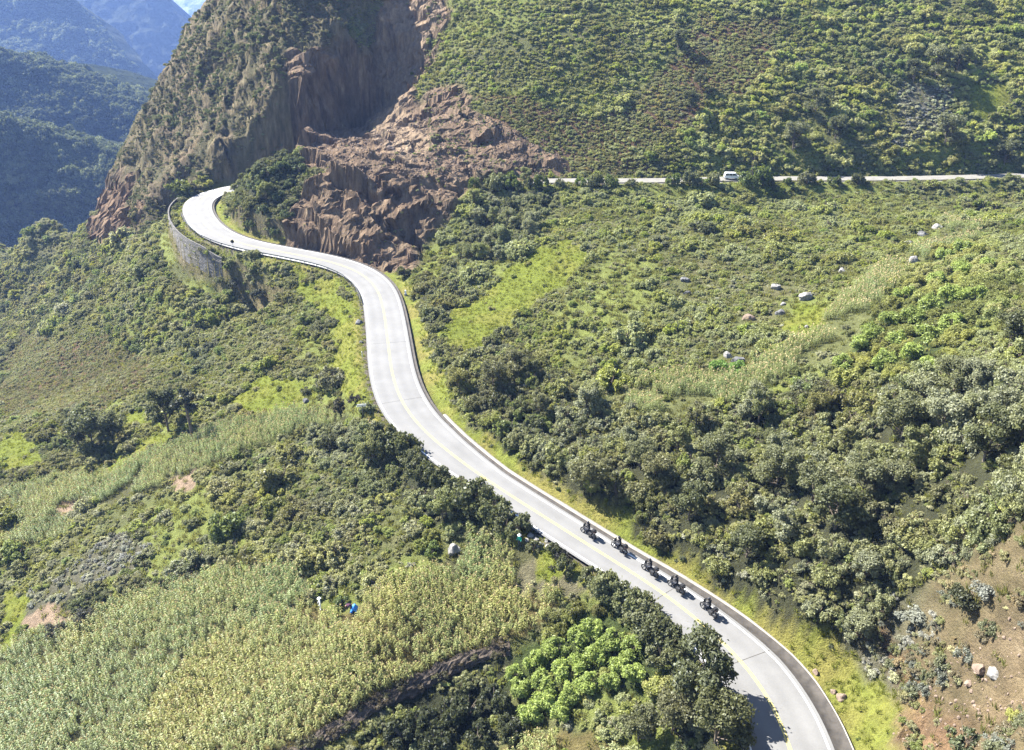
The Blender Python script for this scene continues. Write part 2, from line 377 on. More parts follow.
def asphalt_mat():
    m, nt, out = nodes('asphalt')
    g = N_(nt, 'NewGeometry'); pos = g.outputs['Position']
    la = N_(nt, 'Attribute'); la.attribute_type = 'GEOMETRY'; la.attribute_name = 'lane'
    n1 = noise_n(nt, .25, 5, .6, pos); n2 = noise_n(nt, 9, 3, .6, pos)
    r = ramp(nt, n1.outputs['Fac'], (.122, .121, .119), (.154, .153, .150))
    c2 = ramp(nt, n2.outputs['Fac'], (.93, .93, .93), (1.05, 1.05, 1.05))
    c = mixc(nt, r.outputs['Color'], c2.outputs['Color'], 1.0, 'MULTIPLY')
    # darker wheel paths, along the lanes
    wv = N_(nt, 'Math', operation='SINE'); ml = N_(nt, 'Math', operation='MULTIPLY'); ml.inputs[1].default_value = 3.6
    L_(nt, la.outputs['Fac'], ml.inputs[0]); L_(nt, ml.outputs[0], wv.inputs[0])
    mr = N_(nt, 'MapRange'); mr.inputs['From Min'].default_value = -1; mr.inputs['To Min'].default_value = .95; mr.inputs['To Max'].default_value = 1.03; L_(nt, wv.outputs[0], mr.inputs['Value'])
    s = N_(nt, 'VectorMath', operation='SCALE'); L_(nt, c, s.inputs[0]); L_(nt, mr.outputs[0], s.inputs['Scale'])
    p = N_(nt, 'BsdfPrincipled'); p.inputs['Roughness'].default_value = .8; p.inputs['Specular IOR Level'].default_value = .25
    L_(nt, s.outputs[0], p.inputs['Base Color']); L_(nt, p.outputs[0], out.inputs['Surface'])
    return m
MAT = {}
MAT['ground'] = ground_mat(); MAT['asphalt'] = asphalt_mat()
MAT['leaf'] = leaf_mat('leaf'); MAT['maize'] = leaf_mat('maize_leaf', .25, .4)
MAT['silver'] = leaf_mat('silver_leaf', .25, .2)
MAT['bark'] = mottled('bark', (.07, .055, .04), (.16, .13, .10), 6, .9, .4)
MAT['yellow_paint'] = mottled('yellow_paint', (.42, .34, .09), (.52, .44, .14), 3, .7)
MAT['white_paint'] = mottled('white_paint', (.62, .62, .62), (.82, .82, .80), 3, .7)
MAT['gutter'] = mottled('gutter', (.03, .027, .024), (.065, .058, .05), 1.3, .9, .3)
MAT['concrete'] = mottled('concrete', (.18, .165, .14), (.27, .25, .22), 1.5, .9, .2)
MAT['granite'] = mottled('granite', (.11, .106, .098), (.26, .25, .235), 1.6, .9, .6, 5)
MAT['dark_granite'] = mottled('dark_granite', (.04, .04, .042), (.13, .13, .13), 1.6, .9, .6, 5)
MAT['rust_rock'] = mottled('rust_rock', (.09, .066, .05), (.22, .165, .125), .8, .95, .6, 3)
MAT['black_plastic'] = mottled('black_plastic', (.012, .012, .013), (.03, .03, .032), 5, .5)
MAT['rubber'] = mottled('rubber', (.012, .012, .012), (.025, .025, .025), 9, .85)
MAT['steel'] = mottled('steel', (.16, .165, .17), (.28, .285, .29), 4, .45, 0, None, .6)
MAT['chrome'] = mottled('chrome', (.6, .6, .6), (.75, .75, .75), 4, .25, 0, None, 1)
MAT['grey_case'] = mottled('grey_case', (.02, .02, .022), (.05, .05, .052), 5, .5)
MAT['black_jacket'] = mottled('black_jacket', (.012, .012, .015), (.04, .04, .045), 7, .8, .3)
MAT['dark_jean'] = mottled('dark_jean', (.02, .024, .035), (.05, .055, .07), 7, .85)
MAT['helmet'] = mottled('helmet_shell', (.015, .015, .017), (.03, .03, .034), 4, .25)
MAT['visor'] = mottled('visor', (.02, .02, .025), (.05, .05, .06), 3, .1, 0, None, 0, .6)
MAT['skin'] = mottled('skin', (.22, .12, .08), (.30, .17, .11), 12, .6)
MAT['white_car'] = mottled('white_car_paint', (.74, .74, .74), (.80, .80, .80), 2, .3, 0, None, 0, .5)
MAT['dark_glass'] = mottled('dark_glass', (.02, .022, .025), (.05, .055, .06), 2, .08, 0, None, 0, .7)
MAT['red_lamp'] = mottled('red_lamp', (.35, .02, .02), (.45, .04, .03), 8, .3)
MAT['clear_lamp'] = mottled('clear_lamp', (.7, .7, .68), (.85, .85, .82), 8, .2)
MAT['blue_plastic'] = mottled('blue_plastic', (.03, .16, .55), (.06, .28, .75), 3, .5)
MAT['teal_cloth'] = mottled('teal_cloth', (.01, .28, .20), (.03, .42, .30), 3, .8)
MAT['white_cloth'] = mottled('white_cloth', (.66, .66, .62), (.84, .84, .80), 5, .85)
MAT['maroon_cloth'] = mottled('maroon_cloth', (.035, .012, .03), (.07, .025, .05), 5, .9)
MAT['straw'] = mottled('straw', (.42, .33, .17), (.60, .50, .28), 5, .9)
MAT['dry_brush'] = mottled('dry_brush', (.022, .018, .014), (.085, .066, .05), 2.5, .95, .8, 6)
MAT['dirt_road'] = mottled('dirt_road', (.125, .118, .105), (.175, .168, .15), .6, .95)
MAT['wall_stone'] = None
# ------------------------------------------------------------------ helpers for objects
def tag(o, label=None, cat=None, group=None, kind=None):
    if label: o['label'] = label
    if cat: o['category'] = cat
    if group: o['group'] = group
    if kind: o['kind'] = kind
    return o
def mesh_np(name, V, Fq, mats, smooth_=False, mi=None):
    """mesh from arrays; Fq: (n,4) quads, (n,3) triangles or list of both"""
    me = bpy.data.meshes.new(name)
    Fs = Fq if isinstance(Fq, list) else [Fq]
    Fs = [np.asarray(f, np.int32) for f in Fs if len(f)]
    me.vertices.add(len(V)); me.vertices.foreach_set('co', np.asarray(V, np.float32).ravel())
    tot = sum(f.size for f in Fs); me.loops.add(tot)
    me.loops.foreach_set('vertex_index', np.concatenate([f.ravel() for f in Fs]))
    nf = sum(len(f) for f in Fs); me.polygons.add(nf)
    sizes = np.concatenate([np.full(len(f), f.shape[1]) for f in Fs]); st = np.r_[0, np.cumsum(sizes)[:-1]]
    me.polygons.foreach_set('loop_start', st.astype(np.int32))
    me.polygons.foreach_set('loop_total', sizes.astype(np.int32))
    if mi is not None: me.polygons.foreach_set('material_index', np.asarray(mi, np.int32))
    me.polygons.foreach_set('use_smooth', np.full(nf, smooth_, bool))
    for m in (mats if isinstance(mats, (list, tuple)) else [mats]): me.materials.append(m)
    me.update(calc_edges=True)
    return me
def obj(name, me, parent=None):
    o = bpy.data.objects.new(name, me); COL.objects.link(o)
    if parent is not None: o.parent = parent
    return o
def empty(name, loc, rz=0.0):
    o = bpy.data.objects.new(name, None); COL.objects.link(o); o.location = [float(a) for a in loc]; o.rotation_euler = (0, 0, rz); o.empty_display_size = .3
    return o
def attr(me, name, data, typ='FLOAT_COLOR', dom='POINT'):
    a = me.attributes.new(name, typ, dom)
    a.data.foreach_set('color' if typ == 'FLOAT_COLOR' else 'value', np.asarray(data, np.float32).ravel())
def grid_faces(ny, nx):
    i = np.arange(ny-1)[:, None]*nx+np.arange(nx-1)[None, :]
    i = i.ravel(); return np.stack([i, i+1, i+nx+1, i+nx], 1)

# ------------------------------------------------------------------ what grows where (outlines on the ground as the camera sees it)
G_ = {}
G_['grass'] = [
    [(430, 345), (450, 318), (475, 300), (505, 280), (540, 245), (575, 232), (592, 250), (560, 278), (535, 305), (500, 335), (470, 358)],
    [(232, 412), (262, 375), (318, 388), (318, 403), (262, 420)], [(88, 474), (165, 428), (180, 434), (112, 474)], [(0, 438), (35, 440), (45, 458), (0, 462)],
    [(128, 410), (160, 405), (168, 418), (140, 425)], 
    [(290, 268), (345, 286), (366, 308), (369, 350), (371, 400), (352, 414), (340, 372), (330, 320), (305, 288)],
    [(960, 90), (1000, 88), (1010, 110), (975, 125)], [(0, 590), (30, 600), (20, 640), (0, 650)], [(790, 305), (835, 305), (800, 345), (770, 335)]]
G_['maizeY'] = [[(135, 760), (150, 705), (205, 645), (285, 622), (320, 606), (395, 575), (440, 566), (480, 590), (530, 585), (560, 598), (556, 612), (500, 650), (430, 672), (380, 702), (345, 722), (285, 760)],
                [(500, 760), (540, 735), (600, 735), (650, 760)]]
G_['maizeG'] = [[(440, 562), (462, 545), (500, 532), (528, 548), (545, 580), (480, 590)],
                [(0, 490), (100, 474), (180, 442), (240, 425), (300, 412), (330, 412), (335, 424), (290, 440), (200, 468), (130, 500), (62, 512), (0, 525)],
                [(0, 528), (50, 512), (72, 520), (66, 540), (0, 548)],
                [(0, 645), (55, 625), (120, 605), (158, 588), (230, 572), (300, 572), (306, 600), (285, 622), (210, 640), (150, 700), (135, 760), (0, 760)]]
G_['maizeR'] = [[(590, 398), (640, 378), (740, 376), (800, 335), (850, 290), (950, 222), (985, 232), (960, 262), (900, 302), (830, 352), (760, 392), (690, 418), (620, 408)]]
G_['brightbush'] = [[(495, 690), (510, 655), (560, 612), (600, 610), (650, 640), (670, 690), (620, 705), (590, 690), (560, 700)],
                    [(820, 368), (880, 310), (930, 255), (985, 235), (1010, 280), (985, 330), (930, 370), (870, 385), (830, 380)]]
G_['silver'] = [[(0, 600), (35, 590), (85, 555), (130, 530), (150, 545), (110, 575), (60, 605), (20, 625)], [(842, 640), (885, 655), (898, 700), (898, 760), (862, 760), (868, 690)], 
                [(900, 90), (960, 90), (950, 130), (890, 150)], [(880, 600), (930, 590), (940, 640), (890, 650)]]
G_['thicket'] = [[(408, 292), (440, 268), (480, 300), (500, 345), (600, 405), (690, 422), (780, 395), (860, 385), (1060, 380), (1060, 480), (1010, 530), (960, 575), (885, 612), (846, 655), (790, 642), (740, 612), (690, 579), (640, 542), (590, 505), (540, 470), (480, 431), (436, 388), (414, 340)]]
G_['darkbush'] = [[(225, 200), (245, 165), (285, 148), (308, 165), (300, 205), (270, 240), (245, 232)],
                  [(470, 190), (520, 180), (560, 185), (540, 235), (500, 260), (450, 275), (440, 262)],
                  [(315, 408), (380, 425), (430, 440), (480, 470), (540, 510), (590, 545), (560, 550), (500, 525), (420, 520), (340, 480), (300, 440)],
                  [(600, 600), (640, 575), (690, 640), (725, 660), (735, 760), (680, 760), (665, 700), (640, 640)],
                  [(370, 720), (400, 690), (470, 660), (510, 660), (500, 720), (440, 760), (370, 760)],
                  [(60, 600), (100, 580), (110, 615), (40, 640)]]
G_['dry'] = [[(470, 95), (540, 105), (640, 150), (650, 172), (540, 176), (500, 140)], [(20, 330), (140, 350), (150, 390), (60, 420), (0, 420), (0, 360)], [(560, 130), (640, 100), (700, 20), (780, 20), (760, 70), (680, 130), (620, 165)], [(842, 648), (885, 614), (960, 577), (1010, 532), (1060, 490), (1060, 600), (985, 648), (935, 678), (895, 704), (870, 680)]]
G_['soil'] = [[(163, 480), (188, 470), (194, 482), (170, 492)], [(66, 512), (92, 503), (92, 520), (70, 524)], [(18, 622), (58, 600), (72, 612), (34, 628)], [(360, 415), (385, 405), (402, 432), (385, 440)], [(520, 590), (560, 584), (566, 592), (530, 600)]]
def region(u, v):
    """0 default, 1 grass, 2 yellow maize, 3 green maize, 4 pale maize on the right, 5 bright bushes, 6 silver, 7 thicket, 8 dark bushes, 9 dry"""
    r = np.zeros(np.shape(u), int)
    for k, nme in ((9, 'dry'), (7, 'thicket'), (8, 'darkbush'), (6, 'silver'), (4, 'maizeR'), (3, 'maizeG'), (2, 'maizeY'), (5, 'brightbush'), (1, 'grass'), (10, 'soil')):
        for p in G_[nme]: r[inpoly(u, v, p)] = k
    return r
jit = lambda x, y, s: (fbm(x, y, 9, 4, s)*22+fbm(x, y, 2.2, 2, s+7)*6, fbm(x, y, 9, 4, s+50)*14+fbm(x, y, 2.2, 2, s+57)*4)
PLOTS = [[(529, 577), (543, 562), (558, 557), (570, 565), (563, 574), (542, 583)], [(570, 571), (584, 562), (600, 565), (607, 575), (604, 586), (578, 581)]]
def region_at(x, y, u, v, f=1.0):
    g1, g2 = jit(x, y, 201); r = region(u+g1*f, v+g2*f)
    r[inpoly(u+g1*.15, v+g2*.15, [(505, 598), (520, 570), (545, 552), (575, 545), (612, 566), (612, 592), (570, 596)])] = 11
    for p in PLOTS: r[inpoly(u+g1*.1, v+g2*.1, p)] = 1
    return r
REG = region_at(XX, YY, UU, VV)
GRS = np.array([.17, .20, .030]); OLV = np.array([.125, .135, .052]); SOIL = np.array([.15, .11, .075]); RCK = np.array([.17, .13, .105])
def lerp(a, b, t): return a*(1-t[..., None])+b*t[..., None]
nA = fbm(XX, YY, 5, 4, 301)*.5+.5; nB = fbm(XX, YY, 17, 4, 311)*.5+.5
base = np.zeros(XX.shape+(3,))
base[:] = OLV
base = lerp(base, np.array([.15, .135, .068]), sstep(.4, .75, nA)*.7)
base = lerp(base, np.array([.19, .22, .055]), sstep(.47, .62, nB)*.85)
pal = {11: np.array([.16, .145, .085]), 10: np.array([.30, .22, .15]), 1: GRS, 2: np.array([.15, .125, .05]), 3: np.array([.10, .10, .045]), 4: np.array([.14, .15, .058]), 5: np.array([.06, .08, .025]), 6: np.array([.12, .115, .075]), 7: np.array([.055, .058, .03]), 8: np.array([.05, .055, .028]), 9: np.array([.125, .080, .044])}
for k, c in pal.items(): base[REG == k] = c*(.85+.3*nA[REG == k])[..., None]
gm = REG == 1
base[gm] = lerp(base[gm], np.array([.21, .20, .045]), sstep(.45, .7, nA[gm])*.6)
# cliff side of the spur: grey-olive grass over brown rock
tc_ = lerp(np.broadcast_to(np.array([.105, .098, .050]), base.shape), np.array([.17, .135, .08]), sstep(.4, .7, nA))
base = lerp(base, tc_, cliffb)
mslow = lerp(np.broadcast_to(np.array([.25, .165, .11]), base.shape), np.array([.135, .095, .066]), sstep(.4, .7, nA))
base = lerp(base, mslow, rockb)
base = lerp(base, np.broadcast_to(np.array([.22, .125, .07]), base.shape), blur(M_red, 4)*.9)
scr = lerp(np.broadcast_to(np.array([.32, .19, .108]), base.shape), np.array([.19, .118, .07]), sstep(.35, .65, nA))
base = lerp(base, scr, blur(M_scree, 5))
chute = blur(inpoly(UU+jx*.5, VV, [(388, -30), (452, -30), (440, 25), (418, 70), (405, 110), (440, 150), (400, 165), (372, 130), (378, 60)]).astype(float), 4)
base = lerp(base, np.broadcast_to(np.array([.50, .37, .25]), base.shape)*(.75+.5*nA)[..., None], chute*.8)
# verges: short yellow-green grass on both sides of the lower road
vj = fbm(XX, YY, 4, 3, 331)*2.2
sgrow = np.interp(VV, [250, 330, 480, 600, 660, 750], [1.0, 1.5, 1.5, 1.3, 4.2, 5.6])
verge = ((dL < 5.3+sgrow+vj*.8) & (sL > 0)) | ((dL < 4.6+1.2+vj*.6) & (sL < 0))
verge &= (M_scree < .5)
slope_ = np.hypot(np.gradient(HH, GX, axis=1), np.gradient(HH, GY, axis=0))
VERGE = verge & (dL > 3.3) & (blur(slope_, 3) < 2.4) & (rockb < .3)
base[VERGE] = lerp(np.broadcast_to(np.array([.195, .222, .042]), base[VERGE].shape), np.array([.24, .22, .06]), sstep(.35, .65, nA[VERGE]))
base[(dL < 4.3)] = np.array([.22, .195, .155])
vU = (dU < 5.5+vj) & (dU > 2.5)
base[vU] = lerp(base[vU], GRS, (nA[vU] > .45)*.8)
base[dU < 2.9] = np.array([.42, .40, .36])
steep = sstep(1.5, 2.1, blur(slope_, 2))*(dL > 4.5)
base = lerp(base, np.array([.12, .125, .055])*(.7+.6*nA)[..., None], steep*.7*(1-rockb))
rocky = np.clip(steep*.7+rockb*1.0+cliffb*sstep(.42, .68, fbm(XX, YY, 6, 4, 341)*.5+.5)*.75+blur(M_scree, 4)*.35+blur(M_red, 3)*.3, 0, 1)
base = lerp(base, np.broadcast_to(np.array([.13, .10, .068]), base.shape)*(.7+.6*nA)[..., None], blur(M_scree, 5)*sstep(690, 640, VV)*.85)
base *= np.where((dL < 5)|(dU < 2.9), .5, .64)[..., None]
P3 = np.stack([XX, YY, HH], -1).reshape(-1, 3)
# rock faces are pushed sideways a little so that they overhang and break up
ov = rockb.ravel()*.9+cliffb.ravel()*.5
gxh = np.gradient(blur(HH, 3), GX, axis=1); gyh = np.gradient(blur(HH, 3), GY, axis=0); gl_ = np.hypot(gxh, gyh)+1e-6
fd = (facets(XX*.7+YY*.7, HH*.9+XX*.2, 6.5, 61)*2.0+facets(XX*.7+YY*.7+HH*.3, HH*.9, 2.4, 65)*.9)*.62*sstep(.8, 1.6, gl_)*(rockb+.35*cliffb*(1-rockb))
P3[:, 0] -= (fd*gxh/gl_).ravel(); P3[:, 1] -= (fd*gyh/gl_).ravel()
P3[:, 0] += ov*(fbm(XX+HH*.7, YY+HH*1.1, 3.0, 3, 401).ravel())*1.3
P3[:, 1] += ov*(fbm(XX-HH*.9, YY+HH*.8, 3.0, 3, 411).ravel())*1.3
gme = mesh_np('hillside', P3, grid_faces(len(GY), len(GX)), MAT['ground'], True)
qy, qx = len(GY)-1, len(GX)-1
flat_ = (rockb[:-1, :-1] > .35) | (M_scree[:-1, :-1] > .5)
gme.polygons.foreach_set('use_smooth', ~flat_.ravel())
attr(gme, 'base', np.c_[base.reshape(-1, 3), np.ones(base.size//3)])
attr(gme, 'rocky', rocky.ravel(), 'FLOAT')
ground = tag(obj('hillside', gme), kind='structure')

# ------------------------------------------------------------------ roads
def strip(P, offs, zo, name, mat, lane=False, kind='structure', sel=None, wob=0):
    """sheet along P between side offsets; offs: list of (offset, dz)"""
    t = np.gradient(P[:, :2], axis=0); t /= np.linalg.norm(t, axis=1)[:, None]
    nn = np.stack([t[:, 1], -t[:, 0]], 1)
    V = []; ln = []
    for k, (o, dz) in enumerate(offs):
        oo = np.full(len(P), o)+ (wob*fbm(np.arange(len(P))*1.0, np.full(len(P), k*9.0), 4, 2, 77) if wob else 0)
        V.append(np.c_[P[:, :2]+nn*oo[:, None], P[:, 2]+zo+dz]); ln.append(np.full(len(P), o))
    V = np.stack(V, 1); m = len(offs)
    me = mesh_np(name, V.reshape(-1, 3), grid_faces(len(P), m), mat, True)
    if lane: attr(me, 'lane', np.stack(ln, 1).ravel(), 'FLOAT')
    return tag(obj(name, me), kind=kind)
EXT = LOW
strip(EXT, [(o*HW, -.02*abs(o)*3.75*.3) for o in np.linspace(-1, 1, 11)], .05, 'road', MAT['asphalt'], True)
strip(EXT, [(-.16, -.002), (-.05, -.001)], .056, 'centre_marking', MAT['yellow_paint'])
strip(EXT, [(.05, -.001), (.16, -.002)], .056, 'centre_marking', MAT['yellow_paint'])
strip(EXT, [(HW-.53, -.0193), (HW-.37, -.0201)], .056, 'edge_marking', MAT['white_paint'])
strip(EXT, [(-HW+.37, -.0201), (-HW+.53, -.0193)], .056, 'edge_marking', MAT['white_paint'])
gw = np.interp(vL, [560, 690], [.55, 1.5]); kw = np.interp(vL, [560, 690], [.5, .12])
strip(EXT, [(HW+.01, -.03), (HW+.01+gw*.3, -.22), (HW+.01+gw*.7, -.26), (HW+.01+gw, -.03)], .05, 'roadside_gutter', MAT['gutter'])
kk = int(np.argmin(np.hypot(uL-425, vL-408)))
gk, kq = HW[:kk]+.02+gw[:kk], kw[:kk]
strip(EXT[:kk], [(gk, -.4), (gk+.01, .02), (gk+kq, .03), (gk+kq+.01, -.45)], .05, 'gutter_kerb', MAT['concrete'], wob=.07)
strip(UP, [(-2.3, -.02), (0, .02), (2.3, -.02)], .06, 'upper_road', MAT['dirt_road'])
for u_, v_ in ((400, 402), (665, 592), (745, 664), (388, 342)):
    k_ = int(np.argmin(np.hypot(uL-u_, vL-v_))); a_, b_ = LOW[k_], LOW[k_]+(LOW[k_+1]-LOW[k_])*.07; sg = np.array([a_, b_]); strip(sg, [(-HW[k_]+.15, -.0212), (0, 0), (HW[k_]-.15, -.0212)], .0535, 'road_joint', MAT['gutter'])
# gravel shoulder on the left, above the maize
# ------------------------------------------------------------------ stone retaining wall under the outer curve
def wall_mat():
    m, nt, out = nodes('dry_stone')
    g = N_(nt, 'NewGeometry'); pos = g.outputs['Position']
    at = N_(nt, 'Attribute'); at.attribute_type = 'GEOMETRY'; at.attribute_name = 'course'
    br = N_(nt, 'TexBrick'); br.inputs['Scale'].default_value = 1.0; br.inputs['Brick Width'].default_value = .9; br.inputs['Row Height'].default_value = .42; br.inputs['Mortar Size'].default_value = .05
    br.inputs['Color1'].default_value = (.075, .07, .064, 1); br.inputs['Color2'].default_value = (.135, .125, .115, 1); br.inputs['Mortar'].default_value = (.07, .065, .06, 1)
    L_(nt, at.outputs['Vector'], br.inputs['Vector'])
    n = noise_n(nt, 1.1, 5, .7, pos); r = ramp(nt, n.outputs['Fac'], (.6, .6, .6), (1.3, 1.3, 1.25))
    c = mixc(nt, br.outputs['Color'], r.outputs['Color'], 1.0, 'MULTIPLY')
    bp = N_(nt, 'Bump'); bp.inputs['Strength'].default_value = .8; bp.inputs['Distance'].default_value = .15; bp.invert = True; L_(nt, br.outputs['Fac'], bp.inputs['Height'])
    p = N_(nt, 'BsdfPrincipled'); p.inputs['Roughness'].default_value = .95; L_(nt, c, p.inputs['Base Color']); L_(nt, bp.outputs['Normal'], p.inputs['Normal'])
    L_(nt, p.outputs[0], out.inputs['Surface']); return m
MAT['wall_stone'] = wall_mat()
wl = resample(RW, .5); arc = np.r_[0, np.cumsum(np.linalg.norm(np.diff(wl[:, :2], axis=0), axis=1))]
tw = np.gradient(wl[:, :2], axis=0); tw /= np.linalg.norm(tw, axis=1)[:, None]; nw = np.stack([tw[:, 1], -tw[:, 0]], 1)
rows = []; crs = []
taper = np.clip(np.minimum(arc, arc[-1]-arc)/4, .25, 1)
hs = np.arange(0, 6.4, .4)
for k, h in enumerate(hs):           # stepped courses, each a little behind the one below
    for hh, inn in ((h, 0), (h+.36, 0)):
        o = .35+.0-(h*.09)
        rows.append(np.c_[wl[:, :2]-nw*(o+.05*fbm(arc, np.full(len(arc), k*3.0), 1.5, 2, 9))[:, None], wl[:, 2]-5.9+hh*.95])
        crs.append(np.c_[arc, np.full(len(arc), hh), np.zeros(len(arc))])
rows.append(np.c_[wl[:, :2]+nw*.5, wl[:, 2]-5.9+6.36*.95]); crs.append(np.c_[arc, np.full(len(arc), 7.0), np.zeros(len(arc))])
V = np.stack(rows, 0); m_ = len(rows)
me = mesh_np('retaining_wall', V.reshape(-1, 3), grid_faces(m_, len(wl)), MAT['wall_stone'])
a = me.attributes.new('course', 'FLOAT_VECTOR', 'POINT'); a.data.foreach_set('vector', np.stack(crs, 0).astype(np.float32).ravel())
tag(obj('retaining_wall', me), 'tall curved grey stone retaining wall of stepped courses under the far road bend', 'retaining wall')

# ------------------------------------------------------------------ far side of the valley
def mountain(name, crest, base_, above, tint, seed, amp, nx=160, ny=70, kind='structure', rough=18, spurs=()):
    """crest / base_ / above: polylines of (u, v, y) points, joined by a lumpy face"""
    C_ = [at_y(*p) for p in crest]; B_ = [at_y(*p) for p in base_]
    rs = lambda P, k: np.stack([np.interp(np.linspace(0, 1, k), np.linspace(0, 1, len(P)), [q[i] for q in P]) for i in range(3)], 1)
    c = rs(C_, nx); b = rs(B_, nx); top = c.copy(); top[:, 1] += above[0]; top[:, 0] += above[2]; top[:, 2] += above[1]
    t = np.linspace(0, 1, ny)[:, None, None]
    face = b[None]*(1-t)+c[None]*t
    t2 = np.linspace(0, 1, 18)[1:, None, None]
    back = c[None]*(1-t2)+top[None]*t2
    G = np.concatenate([face, back], 0)
    x, y, z = G[..., 0], G[..., 1], G[..., 2]
    wq = np.concatenate([np.sin(np.pi*np.clip(t[:, 0, 0], 0, 1))**.4, np.ones(17)])[:, None]
    d = fbm(x+z*.6, z*1.2+y*.3, rough*4, 4, seed, True)*amp+fbm(x+y*.2, z*1.4+y*.2, rough, 3, seed+9)*amp*.35
    G[..., 1] -= d*wq; G[..., 2] += d*wq*.35
    m, nt, out = nodes(name+'_cover')
    g = N_(nt, 'NewGeometry'); n = noise_n(nt, 1/rough*1.5, 6, .7, g.outputs['Position'])
    r = ramp(nt, n.outputs['Fac'], tuple(np.array(tint)*.55), tuple(np.array(tint)*1.5), .35, .68)
    bp = N_(nt, 'Bump'); bp.inputs['Strength'].default_value = 1; bp.inputs['Distance'].default_value = rough*.3; L_(nt, n.outputs['Fac'], bp.inputs['Height'])
    p = N_(nt, 'BsdfDiffuse'); L_(nt, r.outputs['Color'], p.inputs['Color']); L_(nt, bp.outputs['Normal'], p.inputs['Normal']); L_(nt, p.outputs[0], out.inputs['Surface'])
    me = mesh_np(name, G.reshape(-1, 3), grid_faces(G.shape[0], nx), m, True)
    o = tag(obj(name, me), kind=kind)
    return o, G
FARM = []
o, G = mountain('forested_spur', [(-260, 85, 560), (-60, 108, 590), (0, 122, 600), (60, 138, 606), (118, 156, 610), (180, 190, 620)], [(-330, 300, 520), (-60, 290, 530), (0, 285, 535), (60, 272, 545), (118, 265, 560), (180, 262, 580)], (150, -40, 10), (.028, .034, .02), 501, 14, rough=14); FARM.append(G)
o, G = mountain('forested_hill', [(-300, 40, 770), (-60, 48, 790), (0, 54, 800), (50, 70, 806), (100, 90, 812), (145, 103, 815), (220, 120, 820)], [(-300, 170, 700), (-60, 172, 715), (0, 176, 720), (60, 180, 726), (145, 190, 735), (220, 200, 745)], (200, -30, 20), (.028, .034, .02), 521, 18, rough=17); FARM.append(G)
# two flanks of the big mountain meet in a spur that catches the sun
o, G = mountain('mountain_flank', [(-420, -30, 1750), (-40, -30, 1720), (30, -28, 1690), (62, -5, 1640), (100, 38, 1590), (150, 96, 1540), (175, 120, 1520)], [(-420, 150, 1450), (-40, 120, 1460), (30, 120, 1462), (62, 122, 1465), (100, 125, 1470), (150, 130, 1480), (175, 135, 1490)], (60, -60, 60), (.045, .05, .03), 541, 26, rough=30); FARM.append(G)
mountain('mountain', [(-300, -32, 2300), (40, -32, 2280), (110, -32, 2220), (150, -20, 2180), (172, 8, 2150), (198, 28, 2120), (260, 60, 2080)], [(-300, 130, 1950), (40, 130, 1960), (110, 130, 1960), (150, 130, 1965), (198, 130, 1970), (230, 130, 1975), (270, 130, 1980)], (200, -150, 80), (.036, .042, .03), 561, 30, rough=34)
mountain('distant_mountain', [(100, -24, 5200), (160, -26, 5100), (215, -24, 5000), (300, -26, 5200)], [(100, 60, 4400), (160, 60, 4400), (215, 60, 4400), (300, 60, 4400)], (300, -100, 0), (.17, .175, .16), 581, 120, rough=150)
# valley floor and the river
vm = np.array([[-900, 380, -112], [60, 380, -112], [60, 2600, -160], [-1500, 2600, -160]], float)
me = mesh_np('valley_floor', vm, np.array([[0, 1, 2, 3]]), MAT['ground']); attr(me, 'base', np.tile([.06, .07, .035, 1], (4, 1))); attr(me, 'rocky', np.zeros(4), 'FLOAT')
tag(obj('valley_floor', me), kind='structure')
mw, nt, out = nodes('river_water'); p = N_(nt, 'BsdfPrincipled'); g = N_(nt, 'NewGeometry'); n = noise_n(nt, .25, 5, .7, g.outputs['Position']); r = ramp(nt, n.outputs['Fac'], (.36, .37, .36), (.78, .78, .76), .38, .6)
L_(nt, r.outputs['Color'], p.inputs['Base Color']); p.inputs['Roughness'].default_value = .35; L_(nt, p.outputs[0], out.inputs['Surface'])
rv = catmull([at_z(-160, 285, -108), at_z(-40, 278, -108), at_z(0, 273, -108), at_z(22, 267, -108), at_z(45, 263, -108), at_z(90, 256, -108)], 8)
rv = resample(rv, 3.0); strip(rv, [(-9, 0), (0, .3), (9, 0)], 0, 'river', mw, wob=4)

# ------------------------------------------------------------------ air, sky, sun
hm, nt, out = nodes('haze_air'); pv = N_(nt, 'VolumePrincipled'); pv.inputs['Color'].default_value = (.30, .48, 1.0, 1); pv.inputs['Density'].default_value = HAZE; pv.inputs['Anisotropy'].default_value = .1
L_(nt, pv.outputs[0], out.inputs['Volume'])
try: hm.cycles.homogeneous_volume = True; hm.cycles.volume_sampling = 'DISTANCE'
except Exception as e_: print('vol', e_)
try: hm.volume_sampling = 'DISTANCE'
except Exception: pass
x0, x1, y0, y1, z0, z1 = -4000, 2600, -400, 6500, -320, 185
V = [(x, y, z) for z in (z0, z1) for y in (y0, y1) for x in (x0, x1)]
me = mesh_np('haze', np.array(V, float), np.array([[0, 2, 3, 1], [4, 5, 7, 6], [0, 1, 5, 4], [1, 3, 7, 5], [3, 2, 6, 7], [2, 0, 4, 6]]), hm)
if HAZE > 0: tag(obj('haze', me), kind='stuff')
SUN = np.array([-.61, .385, .70]); SUN /= np.linalg.norm(SUN)
w = bpy.data.worlds.new('World'); sc.world = w; w.use_nodes = True; nt = w.node_tree
bg = nt.nodes['Background']; sky = nt.nodes.new('ShaderNodeTexSky'); sky.sky_type = 'NISHITA'; sky.sun_disc = False
sky.sun_elevation = math.asin(SUN[2]); sky.sun_rotation = math.atan2(SUN[0], SUN[1]); sky.altitude = 1800
nt.links.new(sky.outputs[0], bg.inputs['Color']); bg.inputs['Strength'].default_value = .07
